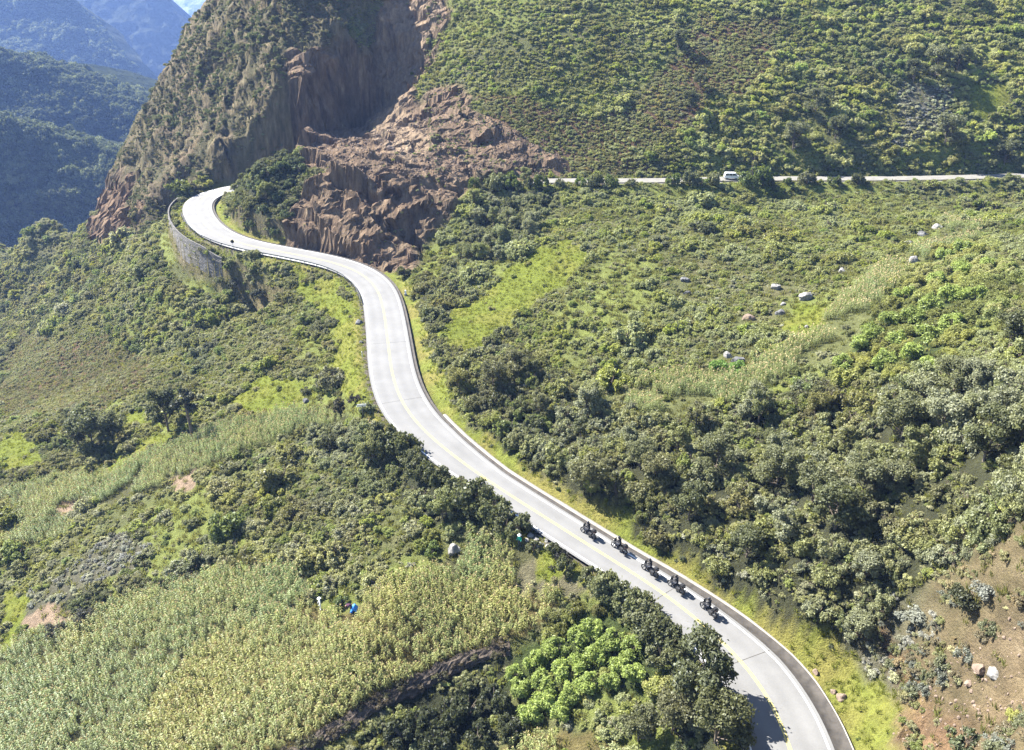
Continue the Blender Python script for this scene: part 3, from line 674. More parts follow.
sl = bpy.data.lights.new('sun', 'SUN'); sl.energy = 5.0; sl.angle = R(.53); sl.color = (1, .955, .88)
so = bpy.data.objects.new('sun', sl); COL.objects.link(so); so.rotation_euler = Vector(SUN).to_track_quat('Z', 'Y').to_euler(); so.location = (0, 0, 300)
sc.view_settings.view_transform = 'Standard'; sc.view_settings.look = 'None'; sc.view_settings.gamma = 1; sc.view_settings.exposure = EXPO
sc.view_settings.use_curve_mapping = False
sc.cycles.volume_bounces = 0; sc.cycles.max_bounces = 6; sc.cycles.diffuse_bounces = 3; sc.cycles.transmission_bounces = 4; sc.cycles.glossy_bounces = 2
# ------------------------------------------------------------------ plants: prototype meshes
def leaf_cards(cen, nrm_, size, r, asp=1.5, droop=.0):
    """one slightly folded leaf-spray face per row"""
    n = len(cen); nrm_ = nrm_/np.linalg.norm(nrm_, axis=1)[:, None]
    a = r.normal(size=(n, 3)); t = np.cross(nrm_, a); t /= np.linalg.norm(t, axis=1)[:, None]; b = np.cross(nrm_, t)
    s = (size*r.uniform(.6, 1.35, n))[:, None]
    fold = nrm_*s*r.uniform(-.35, .1, n)[:, None]
    p0 = cen-t*s*asp*.5; p1 = cen+b*s*.5+fold; p2 = cen+t*s*asp*.5-np.array([0, 0, droop])*s; p3 = cen-b*s*.5+fold
    V = np.stack([p0, p1, p2, p3], 1).reshape(-1, 3)
    return V, np.arange(n*4).reshape(-1, 4)
def tube_np(pts, rad, k=5):
    pts = np.asarray(pts, float); rad = np.asarray(rad, float); V = []
    t = np.gradient(pts, axis=0); t /= np.linalg.norm(t, axis=1)[:, None]
    ref = np.array([.3, .9, .2]); a = np.cross(t, ref); a /= np.linalg.norm(a, axis=1)[:, None]; b = np.cross(t, a)
    for i in range(k):
        th = 2*math.pi*i/k; V.append(pts+(a*math.cos(th)+b*math.sin(th))*rad[:, None])
    V = np.stack(V, 1).reshape(-1, 3); F_ = []
    for j in range(len(pts)-1):
        for i in range(k):
            F_.append([j*k+i, j*k+(i+1) % k, (j+1)*k+(i+1) % k, (j+1)*k+i])
    return V, np.array(F_)
def lobes_foliage(lobes, n, size, r, asp=1.5, outward=1.0, upb=.35, shell=.55, droop=.1):
    """leaf sprays through the volume of several uneven lobes (centre xyz, radii xyz)"""
    wts = np.array([l[3]*l[4] for l in lobes]); wts = wts/wts.sum()
    C_, Nn = [], []
    for l, k in zip(lobes, r.multinomial(n, wts)):
        d = r.normal(size=(k, 3)); d /= np.linalg.norm(d, axis=1)[:, None]
        d[:, 2] = np.where(d[:, 2] < -.45, -d[:, 2], d[:, 2])
        # clumps on the lobe: push the radius in and out with a few random bumps
        bumps = r.normal(size=(7, 3)); bumps /= np.linalg.norm(bumps, axis=1)[:, None]
        bm_ = np.max(d @ bumps.T, axis=1)
        rr = (r.uniform(shell*.5, 1.0, k))**.6*(.62+.5*np.clip((bm_-.5)/.5, 0, 1))*np.where(r.uniform(0, 1, k) < .08, r.uniform(1.0, 1.45, k), 1.0)
        p = np.array(l[:3])+d*rr[:, None]*np.array([l[3], l[4], l[5]])
        C_.append(p); Nn.append(d*outward*.8+r.normal(size=(k, 3))*.7+np.array([0, 0, upb]))
    return leaf_cards(np.concatenate(C_), np.concatenate(Nn), size, r, asp, droop)
PROTO = {}
def proto(name, parts, mats):
    """parts: list of (V, F, material index, leafrnd or None)"""
    V = []; F_ = []; mi = []; lr = []; o = 0; r = np.random.default_rng(abs(hash(name)) % 1000 if False else len(PROTO)+3)
    for v, f, m, leafy in parts:
        V.append(v); F_.append(f+o); mi += [m]*len(f); o += len(v)
        lr.append(np.repeat(r.uniform(0, 1, len(v)//4+1), 4)[:len(v)] if leafy else np.full(len(v), .5))
    me = mesh_np(name, np.concatenate(V), np.concatenate(F_), mats, False, mi)
    attr(me, 'leafrnd', np.concatenate(lr), 'FLOAT')
    PROTO[name] = me
    return me
def rlobes(r, n, spread, zc, rad, zr):
    out = []
    for i in range(n):
        a = r.uniform(0, 2*math.pi); q = spread*math.sqrt(r.uniform(0, 1)); s = rad*r.uniform(.5, 1.3)
        out.append((q*math.cos(a), q*math.sin(a), zc*r.uniform(.6, 1.25)-q*.35, s, s*r.uniform(.8, 1.1), s*zr*r.uniform(.8, 1.2)))
    return out
def stems(r, n, h, spread, rad):
    V = []; F_ = []; o = 0
    for i in range(n):
        a = r.uniform(0, 6.28); q = spread*r.uniform(.3, 1)
        p = np.array([[0, 0, -.35], [q*.25*math.cos(a), q*.25*math.sin(a), h*.4], [q*math.cos(a), q*math.sin(a), h]])
        p += r.normal(size=p.shape)*.03
        v, f = tube_np(p, [rad, rad*.7, rad*.3], 5); V.append(v); F_.append(f+o); o += len(v)
    return np.concatenate(V), np.concatenate(F_)
for i in range(6):
    r = np.random.default_rng(100+i)
    L = rlobes(r, 13+2*(i % 3), .72, .60, .30+.03*(i % 2), .95)
    v, f = lobes_foliage(L, 2300, .092, r)
    sv, sf = stems(r, 5, .7, .5, .05)
    proto('shrub_%d' % i, [(v, f, 0, 1), (sv, sf, 1, 0)], [MAT['leaf'], MAT['bark']])
for i in range(3):                                    # looser, twiggy shrubs with gaps
    r = np.random.default_rng(140+i)
    L = rlobes(r, 11, .8, .55, .28, .8)
    v, f = lobes_foliage(L, 1100, .09, r, 1.7, .7)
    sv, sf = stems(r, 9, .75, .75, .035)
    proto('twiggy_%d' % i, [(v, f, 0, 1), (sv, sf, 1, 0)], [MAT['leaf'], MAT['bark']])
for i in range(3):                                    # silvery cushion plants
    r = np.random.default_rng(160+i)
    L = rlobes(r, 6, .6, .42, .42, .75)
    v, f = lobes_foliage(L, 1100, .09, r, 1.3, 1.1, .8, .75)
    proto('silver_%d' % i, [(v, f, 0, 1)], [MAT['silver']])
for i in range(3):                                    # feathery bright broom bushes
    r = np.random.default_rng(180+i)
    L = rlobes(r, 9, .62, .75, .40, 1.15)
    v, f = lobes_foliage(L, 1900, .078, r, 2.6, .6, .9, .5, -.2)
    sv, sf = stems(r, 5, .8, .5, .04)
    proto('broom_%d' % i, [(v, f, 0, 1), (sv, sf, 1, 0)], [MAT['leaf'], MAT['bark']])
def tree_parts(r, h, crown_r, nl, nleaf, size, bare=.35, tall=1.0):
    """trunk with limbs, and a crown of lobes at the limb ends; unit: metres"""
    tv, tf = tube_np([[0, 0, -.5], [.05*h*r.uniform(-1, 1), .05*h*r.uniform(-1, 1), h*bare], [.08*h*r.uniform(-1, 1), .08*h*r.uniform(-1, 1), h*.82]], [h*.030, h*.022, h*.008], 7)
    V = [tv]; F_ = [tf]; o = len(tv); L = []
    for i in range(nl):
        a = 6.283*i/nl+r.uniform(-.4, .4); q = crown_r*r.uniform(.25, .85); z = h*r.uniform(bare+.12, .93)
        q *= 1.0-.45*max(0, (z/h-.6)/.4)
        e = np.array([q*math.cos(a), q*math.sin(a), z]); s = np.array([0, 0, max(h*bare*.8, z-q*.9)])
        v, f = tube_np([s, s*.5+e*.5+np.array([0, 0, -.04*h]), e], [h*.014, h*.009, h*.004], 5); V.append(v); F_.append(f+o); o += len(v)
        k = crown_r*r.uniform(.20, .46); L.append((e[0], e[1], e[2], k, k, k*.8*tall))
    v, f = lobes_foliage(L, nleaf, size, r)
    return (np.concatenate(V), np.concatenate(F_)), (v, f)
TREE = {}
for i, (h, cr, nl, nle, sz, bare, tall) in enumerate([(1, .44, 20, 5600, .032, .14, 1.1), (1, .36, 16, 4200, .032, .26, 1.3), (1, .52, 24, 6600, .033, .10, 1.0), (1, .24, 9, 1300, .034, .5, 1.1)]):
    r = np.random.default_rng(220+i); tr, cr_ = tree_parts(r, h, cr, nl, nle, sz, bare, tall)
    tm = mesh_np('trunk', tr[0], tr[1], MAT['bark'], True)
    cm = mesh_np('crown', cr_[0], cr_[1], MAT['leaf']); attr(cm, 'leafrnd', np.repeat(r.uniform(0, 1, len(cr_[1])), 4), 'FLOAT')
    TREE[i] = (tm, cm)
    proto('wood_%d' % i, [(tr[0], tr[1], 1, 0), (cr_[0], cr_[1], 0, 1)], [MAT['leaf'], MAT['bark']])
for i in range(4):                                    # maize: stalk, arching leaves, tassel; metres
    r = np.random.default_rng(260+i); parts = []
    for q in range(2):
        ox, oy = r.uniform(-.22, .22, 2) if q else (0, 0); h = r.uniform(1.7, 2.3)
        sv, sf = tube_np([[ox, oy, -.2], [ox+.02, oy, h*.5], [ox+.05, oy+.02, h]], [.022, .018, .008], 4); parts.append((sv, sf, 0, 0))
        V = []; F_ = []; o = 0; a0 = r.uniform(0, 3.14)
        for k in range(9):
            z = h*(.18+.085*k); a = a0+(k % 2)*3.14+r.uniform(-.5, .5); l = r.uniform(.5, .8); wd = .036
            d = np.array([math.cos(a), math.sin(a), 0]); sd = np.array([-d[1], d[0], 0])*wd; b0 = np.array([ox, oy, z])
            p = [b0, b0+d*l*.35+np.array([0, 0, .26]), b0+d*l*.75+np.array([0, 0, .22]), b0+d*l+np.array([0, 0, -.12])]
            for m_, (pp, ww) in enumerate(zip(p, (.6, 1.2, 1.0, .1))): V += [pp-sd*ww, pp+sd*ww]
            for m_ in range(3): F_.append([o+2*m_, o+2*m_+1, o+2*m_+3, o+2*m_+2])
            o += 8
        parts.append((np.array(V), np.array(F_), 0, 1))
        V = []; F_ = []
        for k in range(6):
            a = r.uniform(0, 6.28); t0 = np.array([ox+.05, oy+.02, h]); e = t0+np.array([.13*math.cos(a), .13*math.sin(a), .30]); sd = np.array([-math.sin(a), math.cos(a), 0])*.02
            V += [t0-sd, t0+sd, e+sd, e-sd]; F_.append([4*k, 4*k+1, 4*k+2, 4*k+3])
        parts.append((np.array(V), np.array(F_), 1, 0))
    proto('maize_%d' % i, parts, [MAT['maize'], MAT['straw']])
for i in range(3):                                    # grass and herb tufts
    r = np.random.default_rng(280+i); V = []; F_ = []
    for k in range(26):
        a = r.uniform(0, 6.28); q = r.uniform(0, .45); b0 = np.array([q*math.cos(a), q*math.sin(a), -.05]); a2 = r.uniform(0, 6.28); sd = np.array([math.cos(a2), math.sin(a2), 0])*.05
        e = b0+np.array([math.cos(a)*.25*r.uniform(.2, 1.3), math.sin(a)*.25*r.uniform(.2, 1.3), r.uniform(.3, .7)])
        V += [b0-sd, b0+sd, e+sd*.4, e-sd*.4]; F_.append([4*k, 4*k+1, 4*k+2, 4*k+3])
    proto('tuft_%d' % i, [(np.array(V), np.array(F_), 0, 1)], [MAT['leaf']])
def rock_mesh(name, mat, seed, sub=3, flat=.7, rough=.35):
    bm = bmesh.new(); bmesh.ops.create_icosphere(bm, subdivisions=sub, radius=1)
    rr = random.Random(seed); cuts = [Vector((rr.gauss(0, 1), rr.gauss(0, 1), rr.gauss(0, 1))).normalized() for _ in range(9)]
    for v in bm.verts:
        c = v.co.copy()
        for k in cuts:
            d = c.dot(k)-.62-.2*rr.random()*0
            if d > 0: c -= k*d*.9
        c *= 1+rough*.35*mnoise.noise(c*2.3+Vector((seed, 0, 0)))+rough*.15*mnoise.noise(c*6+Vector((0, seed, 0)))
        v.co = Vector((c.x, c.y*.85, c.z*flat))
    me = bpy.data.meshes.new(name); bm.to_mesh(me); bm.free(); me.materials.append(mat); return me
for i in range(4): PROTO['stone_%d' % i] = rock_mesh('stone_%d' % i, MAT['rust_rock'], 31+i, 2)

# ------------------------------------------------------------------ scatter: one object per kind of ground cover
def scatter_obj(name, protos, P, scl, tint, rot, idx, kind='stuff', cat=None, label=None):
    c = bpy.data.collections.new(name+'_plants')
    for k, p in enumerate(protos):
        o = bpy.data.objects.new('%s_plant_%02d' % (name, k), PROTO[p]); c.objects.link(o)
    me = bpy.data.meshes.new(name); me.vertices.add(len(P)); me.vertices.foreach_set('co', P.astype(np.float32).ravel())
    a = me.attributes.new('idx', 'INT', 'POINT'); a.data.foreach_set('value', idx.astype(np.int32))
    for nme, d in (('scl', scl), ('rot', rot)):
        a = me.attributes.new(nme, 'FLOAT_VECTOR', 'POINT'); a.data.foreach_set('vector', d.astype(np.float32).ravel())
    attr(me, 'tint', np.c_[tint, np.ones(len(P))])
    ng = bpy.data.node_groups.new(name, 'GeometryNodeTree')
    ng.interface.new_socket('Geometry', in_out='INPUT', socket_type='NodeSocketGeometry'); ng.interface.new_socket('Geometry', in_out='OUTPUT', socket_type='NodeSocketGeometry')
    gi = ng.nodes.new('NodeGroupInput'); go = ng.nodes.new('NodeGroupOutput'); ip = ng.nodes.new('GeometryNodeInstanceOnPoints'); ci = ng.nodes.new('GeometryNodeCollectionInfo')
    ci.inputs['Collection'].default_value = c; ci.inputs['Separate Children'].default_value = True; ci.inputs['Reset Children'].default_value = True
    def na(nme, t):
        q = ng.nodes.new('GeometryNodeInputNamedAttribute'); q.data_type = t; q.inputs['Name'].default_value = nme; return q.outputs[0]
    lk = ng.links.new
    lk(gi.outputs[0], ip.inputs['Points']); lk(ci.outputs[0], ip.inputs['Instance']); ip.inputs['Pick Instance'].default_value = True
    lk(na('idx', 'INT'), ip.inputs['Instance Index']); lk(na('rot', 'FLOAT_VECTOR'), ip.inputs['Rotation']); lk(na('scl', 'FLOAT_VECTOR'), ip.inputs['Scale'])
    lk(ip.outputs[0], go.inputs[0])
    o = obj(name, me); md = o.modifiers.new('scatter', 'NODES'); md.node_group = ng
    return tag(o, label, cat, kind=kind)

# candidates over everything the place shows, and some way round the corners of it
Mc = 420000
cx = rng.uniform(-330, 185, Mc); cyy = rng.uniform(30, 420, Mc)
area = 515*390/Mc
czz = hz(cx, cyy)
cu, cv, cd = project(cx, cyy, czz)
ok = (cu > -260) & (cu < 1380) & (cv > -110) & (cv < 900)
cdL = grid_s(dL, cx, cyy); csL = grid_s(sL, cx, cyy); cdU = grid_s(dU, cx, cyy); cver = grid_s(VERGE.astype(float), cx, cyy) > .5
crock = grid_s(rockb, cx, cyy); ccl = grid_s(cliffb, cx, cyy); cscr = grid_s(M_scree, cx, cyy); cdW = grid_s(dW, cx, cyy)
creg = region_at(cx, cyy, cu, cv)
slp = np.hypot(np.gradient(HH, GX, axis=1), np.gradient(HH, GY, axis=0)); cslope = grid_s(blur(slp, 4), cx, cyy)
cl1 = fbm(cx, cyy, 9, 3, 601)*.5+.5; cl2 = fbm(cx, cyy, 22, 3, 611)*.5+.5
ok &= (cdL > 5.2) & (cdU > 3.4)
# (density per m2, smallest radius, largest radius)
SPEC = {11: (.10, .3, .7), 0: (.50, .45, 1.5), 1: (.06, .25, 1.0), 2: (.012, .4, .9), 3: (.018, .4, 1.0), 4: (.14, .4, 1.1), 10: (.0, .3, .5), 5: (.7, .8, 1.6), 6: (.55, .5, 1.2), 7: (.42, .6, 2.2), 8: (.40, .7, 2.0), 9: (.60, .3, 1.1)}
den = np.zeros(Mc); rlo = np.zeros(Mc); rhi = np.zeros(Mc)
for k, (d, a, b) in SPEC.items():
    m = creg == k; den[m] = d; rlo[m] = a; rhi[m] = b
m0 = creg == 0
den[m0] *= (.3+1.3*sstep(.36, .6, cl1[m0]))
big = m0 & (cl2 > .56); rhi[big] *= 1.35
far = m0 & (cd > 215) & (cu < 260); rlo[far] *= 1.25; rhi[far] *= 1.35
upr = m0 & (cv < 172) & (cu > 400); den[upr] = .52*(.45+.9*sstep(.3, .55, cl1[upr])); rlo[upr] = .45; rhi[upr] = 1.35
upr2 = upr & (cu > 700); rhi[upr2] = 1.9
m = ccl > .5; den[m] = .6*sstep(.35, .6, cl1[m]); rlo[m] = .3; rhi[m] = 1.1
m = crock > .3; den[m] = np.where((cu[m] > 425) & (cv[m] < 180) & (cl1[m] > .40), .5, .035*(cl1[m] > .5)); rlo[m] = .25; rhi[m] = .6
m = cscr > .5; den[m] = (.10+.5*sstep(690, 630, cv[m]))*sstep(.38, .6, cl1[m]); rlo[m] = .25; rhi[m] = .85; creg[m] = np.where(cl2[m] > .55, 6, 9)
den[cver] = .22*(cl1[cver] > .42); rlo[cver] = .15; rhi[cver] = .55
m = (creg == 7) | (creg == 8); den[m] *= (.8+.5*sstep(.25, .5, cl1[m]))
m = (cdW < 15) & (cdL > 9); den[m] = np.maximum(den[m], .7); rhi[m] = np.maximum(rhi[m], 1.6)
m = (creg == 9) & (cu > 800); den[m] = 1.3; rlo[m] = .35; rhi[m] = 1.15
den *= np.minimum(np.sqrt(1+cslope**2), 5.0)
keep = ok & (rng.uniform(0, 1, Mc) < den*area) & (cslope < np.where((creg == 8) | (creg == 7) | (cdW < 16) | ((cv < 50) & (cu < 395)) | (cscr > .5), np.where(cdW < 16, 15.0, 5.0), np.where((ccl > .3) & ~inpoly(cu, cv, [(282, 55), (320, 48), (380, 45), (395, 130), (360, 140), (296, 125)]), 7.0, 2.9)))
I = np.nonzero(keep)[0]
rad = rlo[I]+(rhi[I]-rlo[I])*rng.beta(1.5, 2.3, len(I))
reg = creg[I]
lg = (reg == 0) & (rng.uniform(0, 1, len(I)) < .10) & (cl1[I] > .45); rad[lg] *= rng.uniform(1.4, 2.1, lg.sum())
# tints: base colours of the leaves
OL = np.array([[.088, .094, .044], [.105, .108, .062], [.074, .090, .030], [.12, .14, .040], [.064, .070, .036]])
TI = {11: (OL, [.3, .3, .2, .1, .1]), 10: (OL, [.3, .3, .2, .1, .1]), 0: (OL, [.3, .3, .2, .1, .1]), 1: (OL, [.1, .1, .3, .5, 0]), 2: (OL, [.3, .3, .2, .2, 0]), 3: (OL, [.3, .3, .2, .2, 0]), 4: (OL, [.3, .3, .2, .2, 0]),
      5: (np.array([[.082, .094, .030], [.094, .106, .034], [.070, .080, .028]]), [.4, .3, .3]), 6: (np.array([[.105, .108, .098], [.088, .092, .072], [.09, .095, .055]]), [.55, .25, .2]),
      7: (np.array([[.054, .060, .028], [.066, .070, .038], [.080, .086, .048], [.070, .085, .03]]), [.35, .3, .2, .15]), 8: (np.array([[.048, .055, .026], [.062, .068, .034], [.074, .085, .036]]), [.4, .35, .25]),
      9: (np.array([[.100, .096, .054], [.090, .090, .048], [.080, .088, .044], [.102, .086, .052]]), [.25, .3, .3, .15])}
def pick_tint(reg_):
    t = np.zeros((len(reg_), 3))
    for k, (c, p) in TI.items():
        m = reg_ == k
        if m.any(): t[m] = c[rng.choice(len(c), m.sum(), p=np.array(p)/sum(p))]
    return t*rng.uniform(.78, 1.22, (len(reg_), 1))*2.3*np.array([1.06, 1.0, .92])
tint = pick_tint(reg)
sp1 = fbm(cx[I], cyy[I], 13, 3, 641); sp2 = fbm(cx[I], cyy[I], 8, 3, 651)          # kinds of plant grow in patches
tint *= (1.12+.75*sp1)[:, None]*np.stack([1+.13*sp2, np.ones(len(I)), 1-.25*sp2], 1)
tint[lg] *= .82; tint = np.minimum(tint, np.array([.30, .30, .20])); th_ = (reg == 7) | (reg == 8); tint[th_] = np.minimum(tint[th_]*1.25, [.23, .24, .15])
m9 = (reg == 9) & (cu[I] > 800); tint[m9] = (2.0*np.array([[.10, .105, .085], [.085, .09, .05], [.095, .082, .05]]))[rng.integers(0, 3, m9.sum())]
lf = (reg == 0) & (cu[I] > 420) & (cv[I] > 175); tint[lf] = np.minimum(tint[lf]*np.array([1.42, 1.46, 1.05]), [.265, .285, .14])
uf = (cu[I] > 420) & (cv[I] < 172) & (crock[I] < .3); tint[uf] *= np.array([1.28, 1.32, 1.05])
mm = (ccl[I] > .5) & (reg != 8); tint[mm] = 1.8*np.array([[.088, .098, .048], [.112, .108, .058], [.076, .090, .040]])[rng.integers(0, 3, mm.sum())]
mm = cver[I]; tint[mm] = np.array([[.13, .165, .035], [.09, .11, .035], [.15, .165, .10]])[rng.integers(0, 3, mm.sum())]
lumi = (cv[I] < 172) & (cu[I] > 650); 
PLN = ['shrub_%d' % i for i in range(6)]+['twiggy_%d' % i for i in range(3)]+['silver_%d' % i for i in range(3)]+['broom_%d' % i for i in range(3)]+['wood_%d' % i for i in range(4)]
idx = rng.integers(0, 6, len(I)); tw_ = rng.uniform(0, 1, len(I)) < np.where(reg == 9, .6, np.where(reg == 7, .45, .28)); idx[tw_] = rng.integers(6, 9, tw_.sum())
mm = (reg == 6) & (tint[:, 0] > .13); idx[mm] = rng.integers(9, 12, mm.sum())
mm = reg == 5; idx[mm] = rng.integers(12, 15, mm.sum())
hgt = rng.uniform(.8, 1.2, len(I))
wd_ = ((reg == 7) | (reg == 8)) & (rng.uniform(0, 1, len(I)) < .08) & (rad > 1.2)
PT = np.c_[cx[I], cyy[I], czz[I]-.08]
scl = np.c_[rad, rad*rng.uniform(.85, 1.15, len(I)), rad*hgt*np.where(reg == 7, 1.15, 1.0)]
idx[wd_] = rng.integers(15, 18, wd_.sum()); k_ = 2.6*rad[wd_]; scl[wd_] = np.c_[k_, k_, k_*1.05]
rot = np.c_[rng.normal(0, .08, len(I)), rng.normal(0, .08, len(I)), rng.uniform(0, 6.283, len(I))]
# ------------------------------------------------------------------ single plants and the mass they stand in
VIS = visible(PT[:, 0], PT[:, 1], PT[:, 2]+rad)
SIZE = rad*F/cd[I]
CLEAR = []                                          # ground kept free round the objects: (x, y, radius)
PROMO = []
# ------------------------------------------------------------------ small modelling kit
class MB:
    """collects primitives; build() links them as one mesh object"""
    def __init__(s): s.bm = bmesh.new()
    def _m(s, vs, loc, rot, sx):
        M = Matrix.Translation(loc) @ (rot if isinstance(rot, Matrix) else Matrix.Rotation(rot[2], 4, 'Z') @ Matrix.Rotation(rot[1], 4, 'Y') @ Matrix.Rotation(rot[0], 4, 'X')) @ Matrix.Diagonal((*sx, 1))
        bmesh.ops.transform(s.bm, matrix=M, verts=vs)
    def box(s, loc, size, rot=(0, 0, 0), bev=.0, top=1.0):
        b = bmesh.new(); bmesh.ops.create_cube(b, size=1)
        for v in b.verts:
            if v.co.z > 0: v.co.x *= top; v.co.y *= top
            v.co = Vector((v.co.x*size[0], v.co.y*size[1], v.co.z*size[2]))
        if bev: bmesh.ops.bevel(b, geom=b.edges[:], offset=bev, segments=2, affect='EDGES')
        s._merge(b, loc, rot)
    def cyl(s, a, b_, r, r2=None, k=10):
        a, b_ = Vector(a), Vector(b_); d = b_-a; b = bmesh.new()
        bmesh.ops.create_cone(b, cap_ends=True, segments=k, radius1=r, radius2=r if r2 is None else r2, depth=d.length)
        s._merge(b, (a+b_)/2, d.to_track_quat('Z', 'Y').to_matrix().to_4x4())
    def ball(s, loc, size, rot=(0, 0, 0), k=10):
        b = bmesh.new(); bmesh.ops.create_uvsphere(b, u_segments=k+4, v_segments=k, radius=1)
        for v in b.verts: v.co = Vector((v.co.x*size[0], v.co.y*size[1], v.co.z*size[2]))
        s._merge(b, loc, rot)
    def torus(s, loc, R_, r, axis='X', k=20, q=8):
        b = bmesh.new(); vs = [[b.verts.new(((R_+r*math.cos(2*math.pi*j/q))*math.cos(2*math.pi*i/k), (R_+r*math.cos(2*math.pi*j/q))*math.sin(2*math.pi*i/k), r*math.sin(2*math.pi*j/q))) for j in range(q)] for i in range(k)]
        for i in range(k):
            for j in range(q): b.faces.new((vs[i][j], vs[(i+1) % k][j], vs[(i+1) % k][(j+1) % q], vs[i][(j+1) % q]))
        s._merge(b, loc, (0, math.pi/2, 0) if axis == 'X' else ((math.pi/2, 0, 0) if axis == 'Y' else (0, 0, 0)))
    def prism(s, prof, x0, x1, bev=0):
        """outline in (y, z) swept along x"""
        b = bmesh.new(); A = [b.verts.new((x0, y, z)) for y, z in prof]; B = [b.verts.new((x1, y, z)) for y, z in prof]
        b.faces.new(A[::-1]); b.faces.new(B); n = len(prof)
        for i in range(n): b.faces.new((A[i], A[(i+1) % n], B[(i+1) % n], B[i]))
        bmesh.ops.recalc_face_normals(b, faces=b.faces[:])
        if bev: bmesh.ops.bevel(b, geom=b.edges[:], offset=bev, segments=2, affect='EDGES')
        s._merge(b, (0, 0, 0), (0, 0, 0))
    def _merge(s, b, loc, rot):
        M = Matrix.Translation(loc) @ (rot if isinstance(rot, Matrix) else Matrix.Rotation(rot[2], 4, 'Z') @ Matrix.Rotation(rot[1], 4, 'Y') @ Matrix.Rotation(rot[0], 4, 'X'))
        bmesh.ops.transform(b, matrix=M, verts=b.verts[:]); t = bpy.data.meshes.new('t'); b.to_mesh(t); b.free(); s.bm.from_mesh(t); bpy.data.meshes.remove(t)
    def mesh(s, name, mat, smooth_=True):
        me = bpy.data.meshes.new(name); s.bm.to_mesh(me); s.bm.free(); me.materials.append(mat)
        me.polygons.foreach_set('use_smooth', np.full(len(me.polygons), smooth_)); 
        return me
    def build(s, name, mat, parent=None, smooth_=False): return obj(name, s.mesh(name, mat, smooth_), parent)
def copy_tree(o, parent=None):
    c = o.copy(); COL.objects.link(c); c.parent = parent
    for ch in [x for x in COL.objects if x.parent == o]: copy_tree(ch, c)
    return c
def skin_mesh(name, pts, edges, rads, levels=2):
    me = bpy.data.meshes.new(name+'_bones'); me.from_pydata([Vector(p) for p in pts], edges, []); o = bpy.data.objects.new('bones', me); COL.objects.link(o)
    md = o.modifiers.new('s', 'SKIN'); md.use_smooth_shade = True; md.branch_smoothing = .6
    for v, r in zip(me.skin_vertices[0].data, rads): v.radius = (r, r) if not isinstance(r, tuple) else r
    me.skin_vertices[0].data[0].use_root = True
    s2 = o.modifiers.new('u', 'SUBSURF'); s2.levels = levels; s2.render_levels = levels
    dg = bpy.context.evaluated_depsgraph_get(); out = bpy.data.meshes.new_from_object(o.evaluated_get(dg)); out.name = name
    bpy.data.objects.remove(o); bpy.data.meshes.remove(me); return out
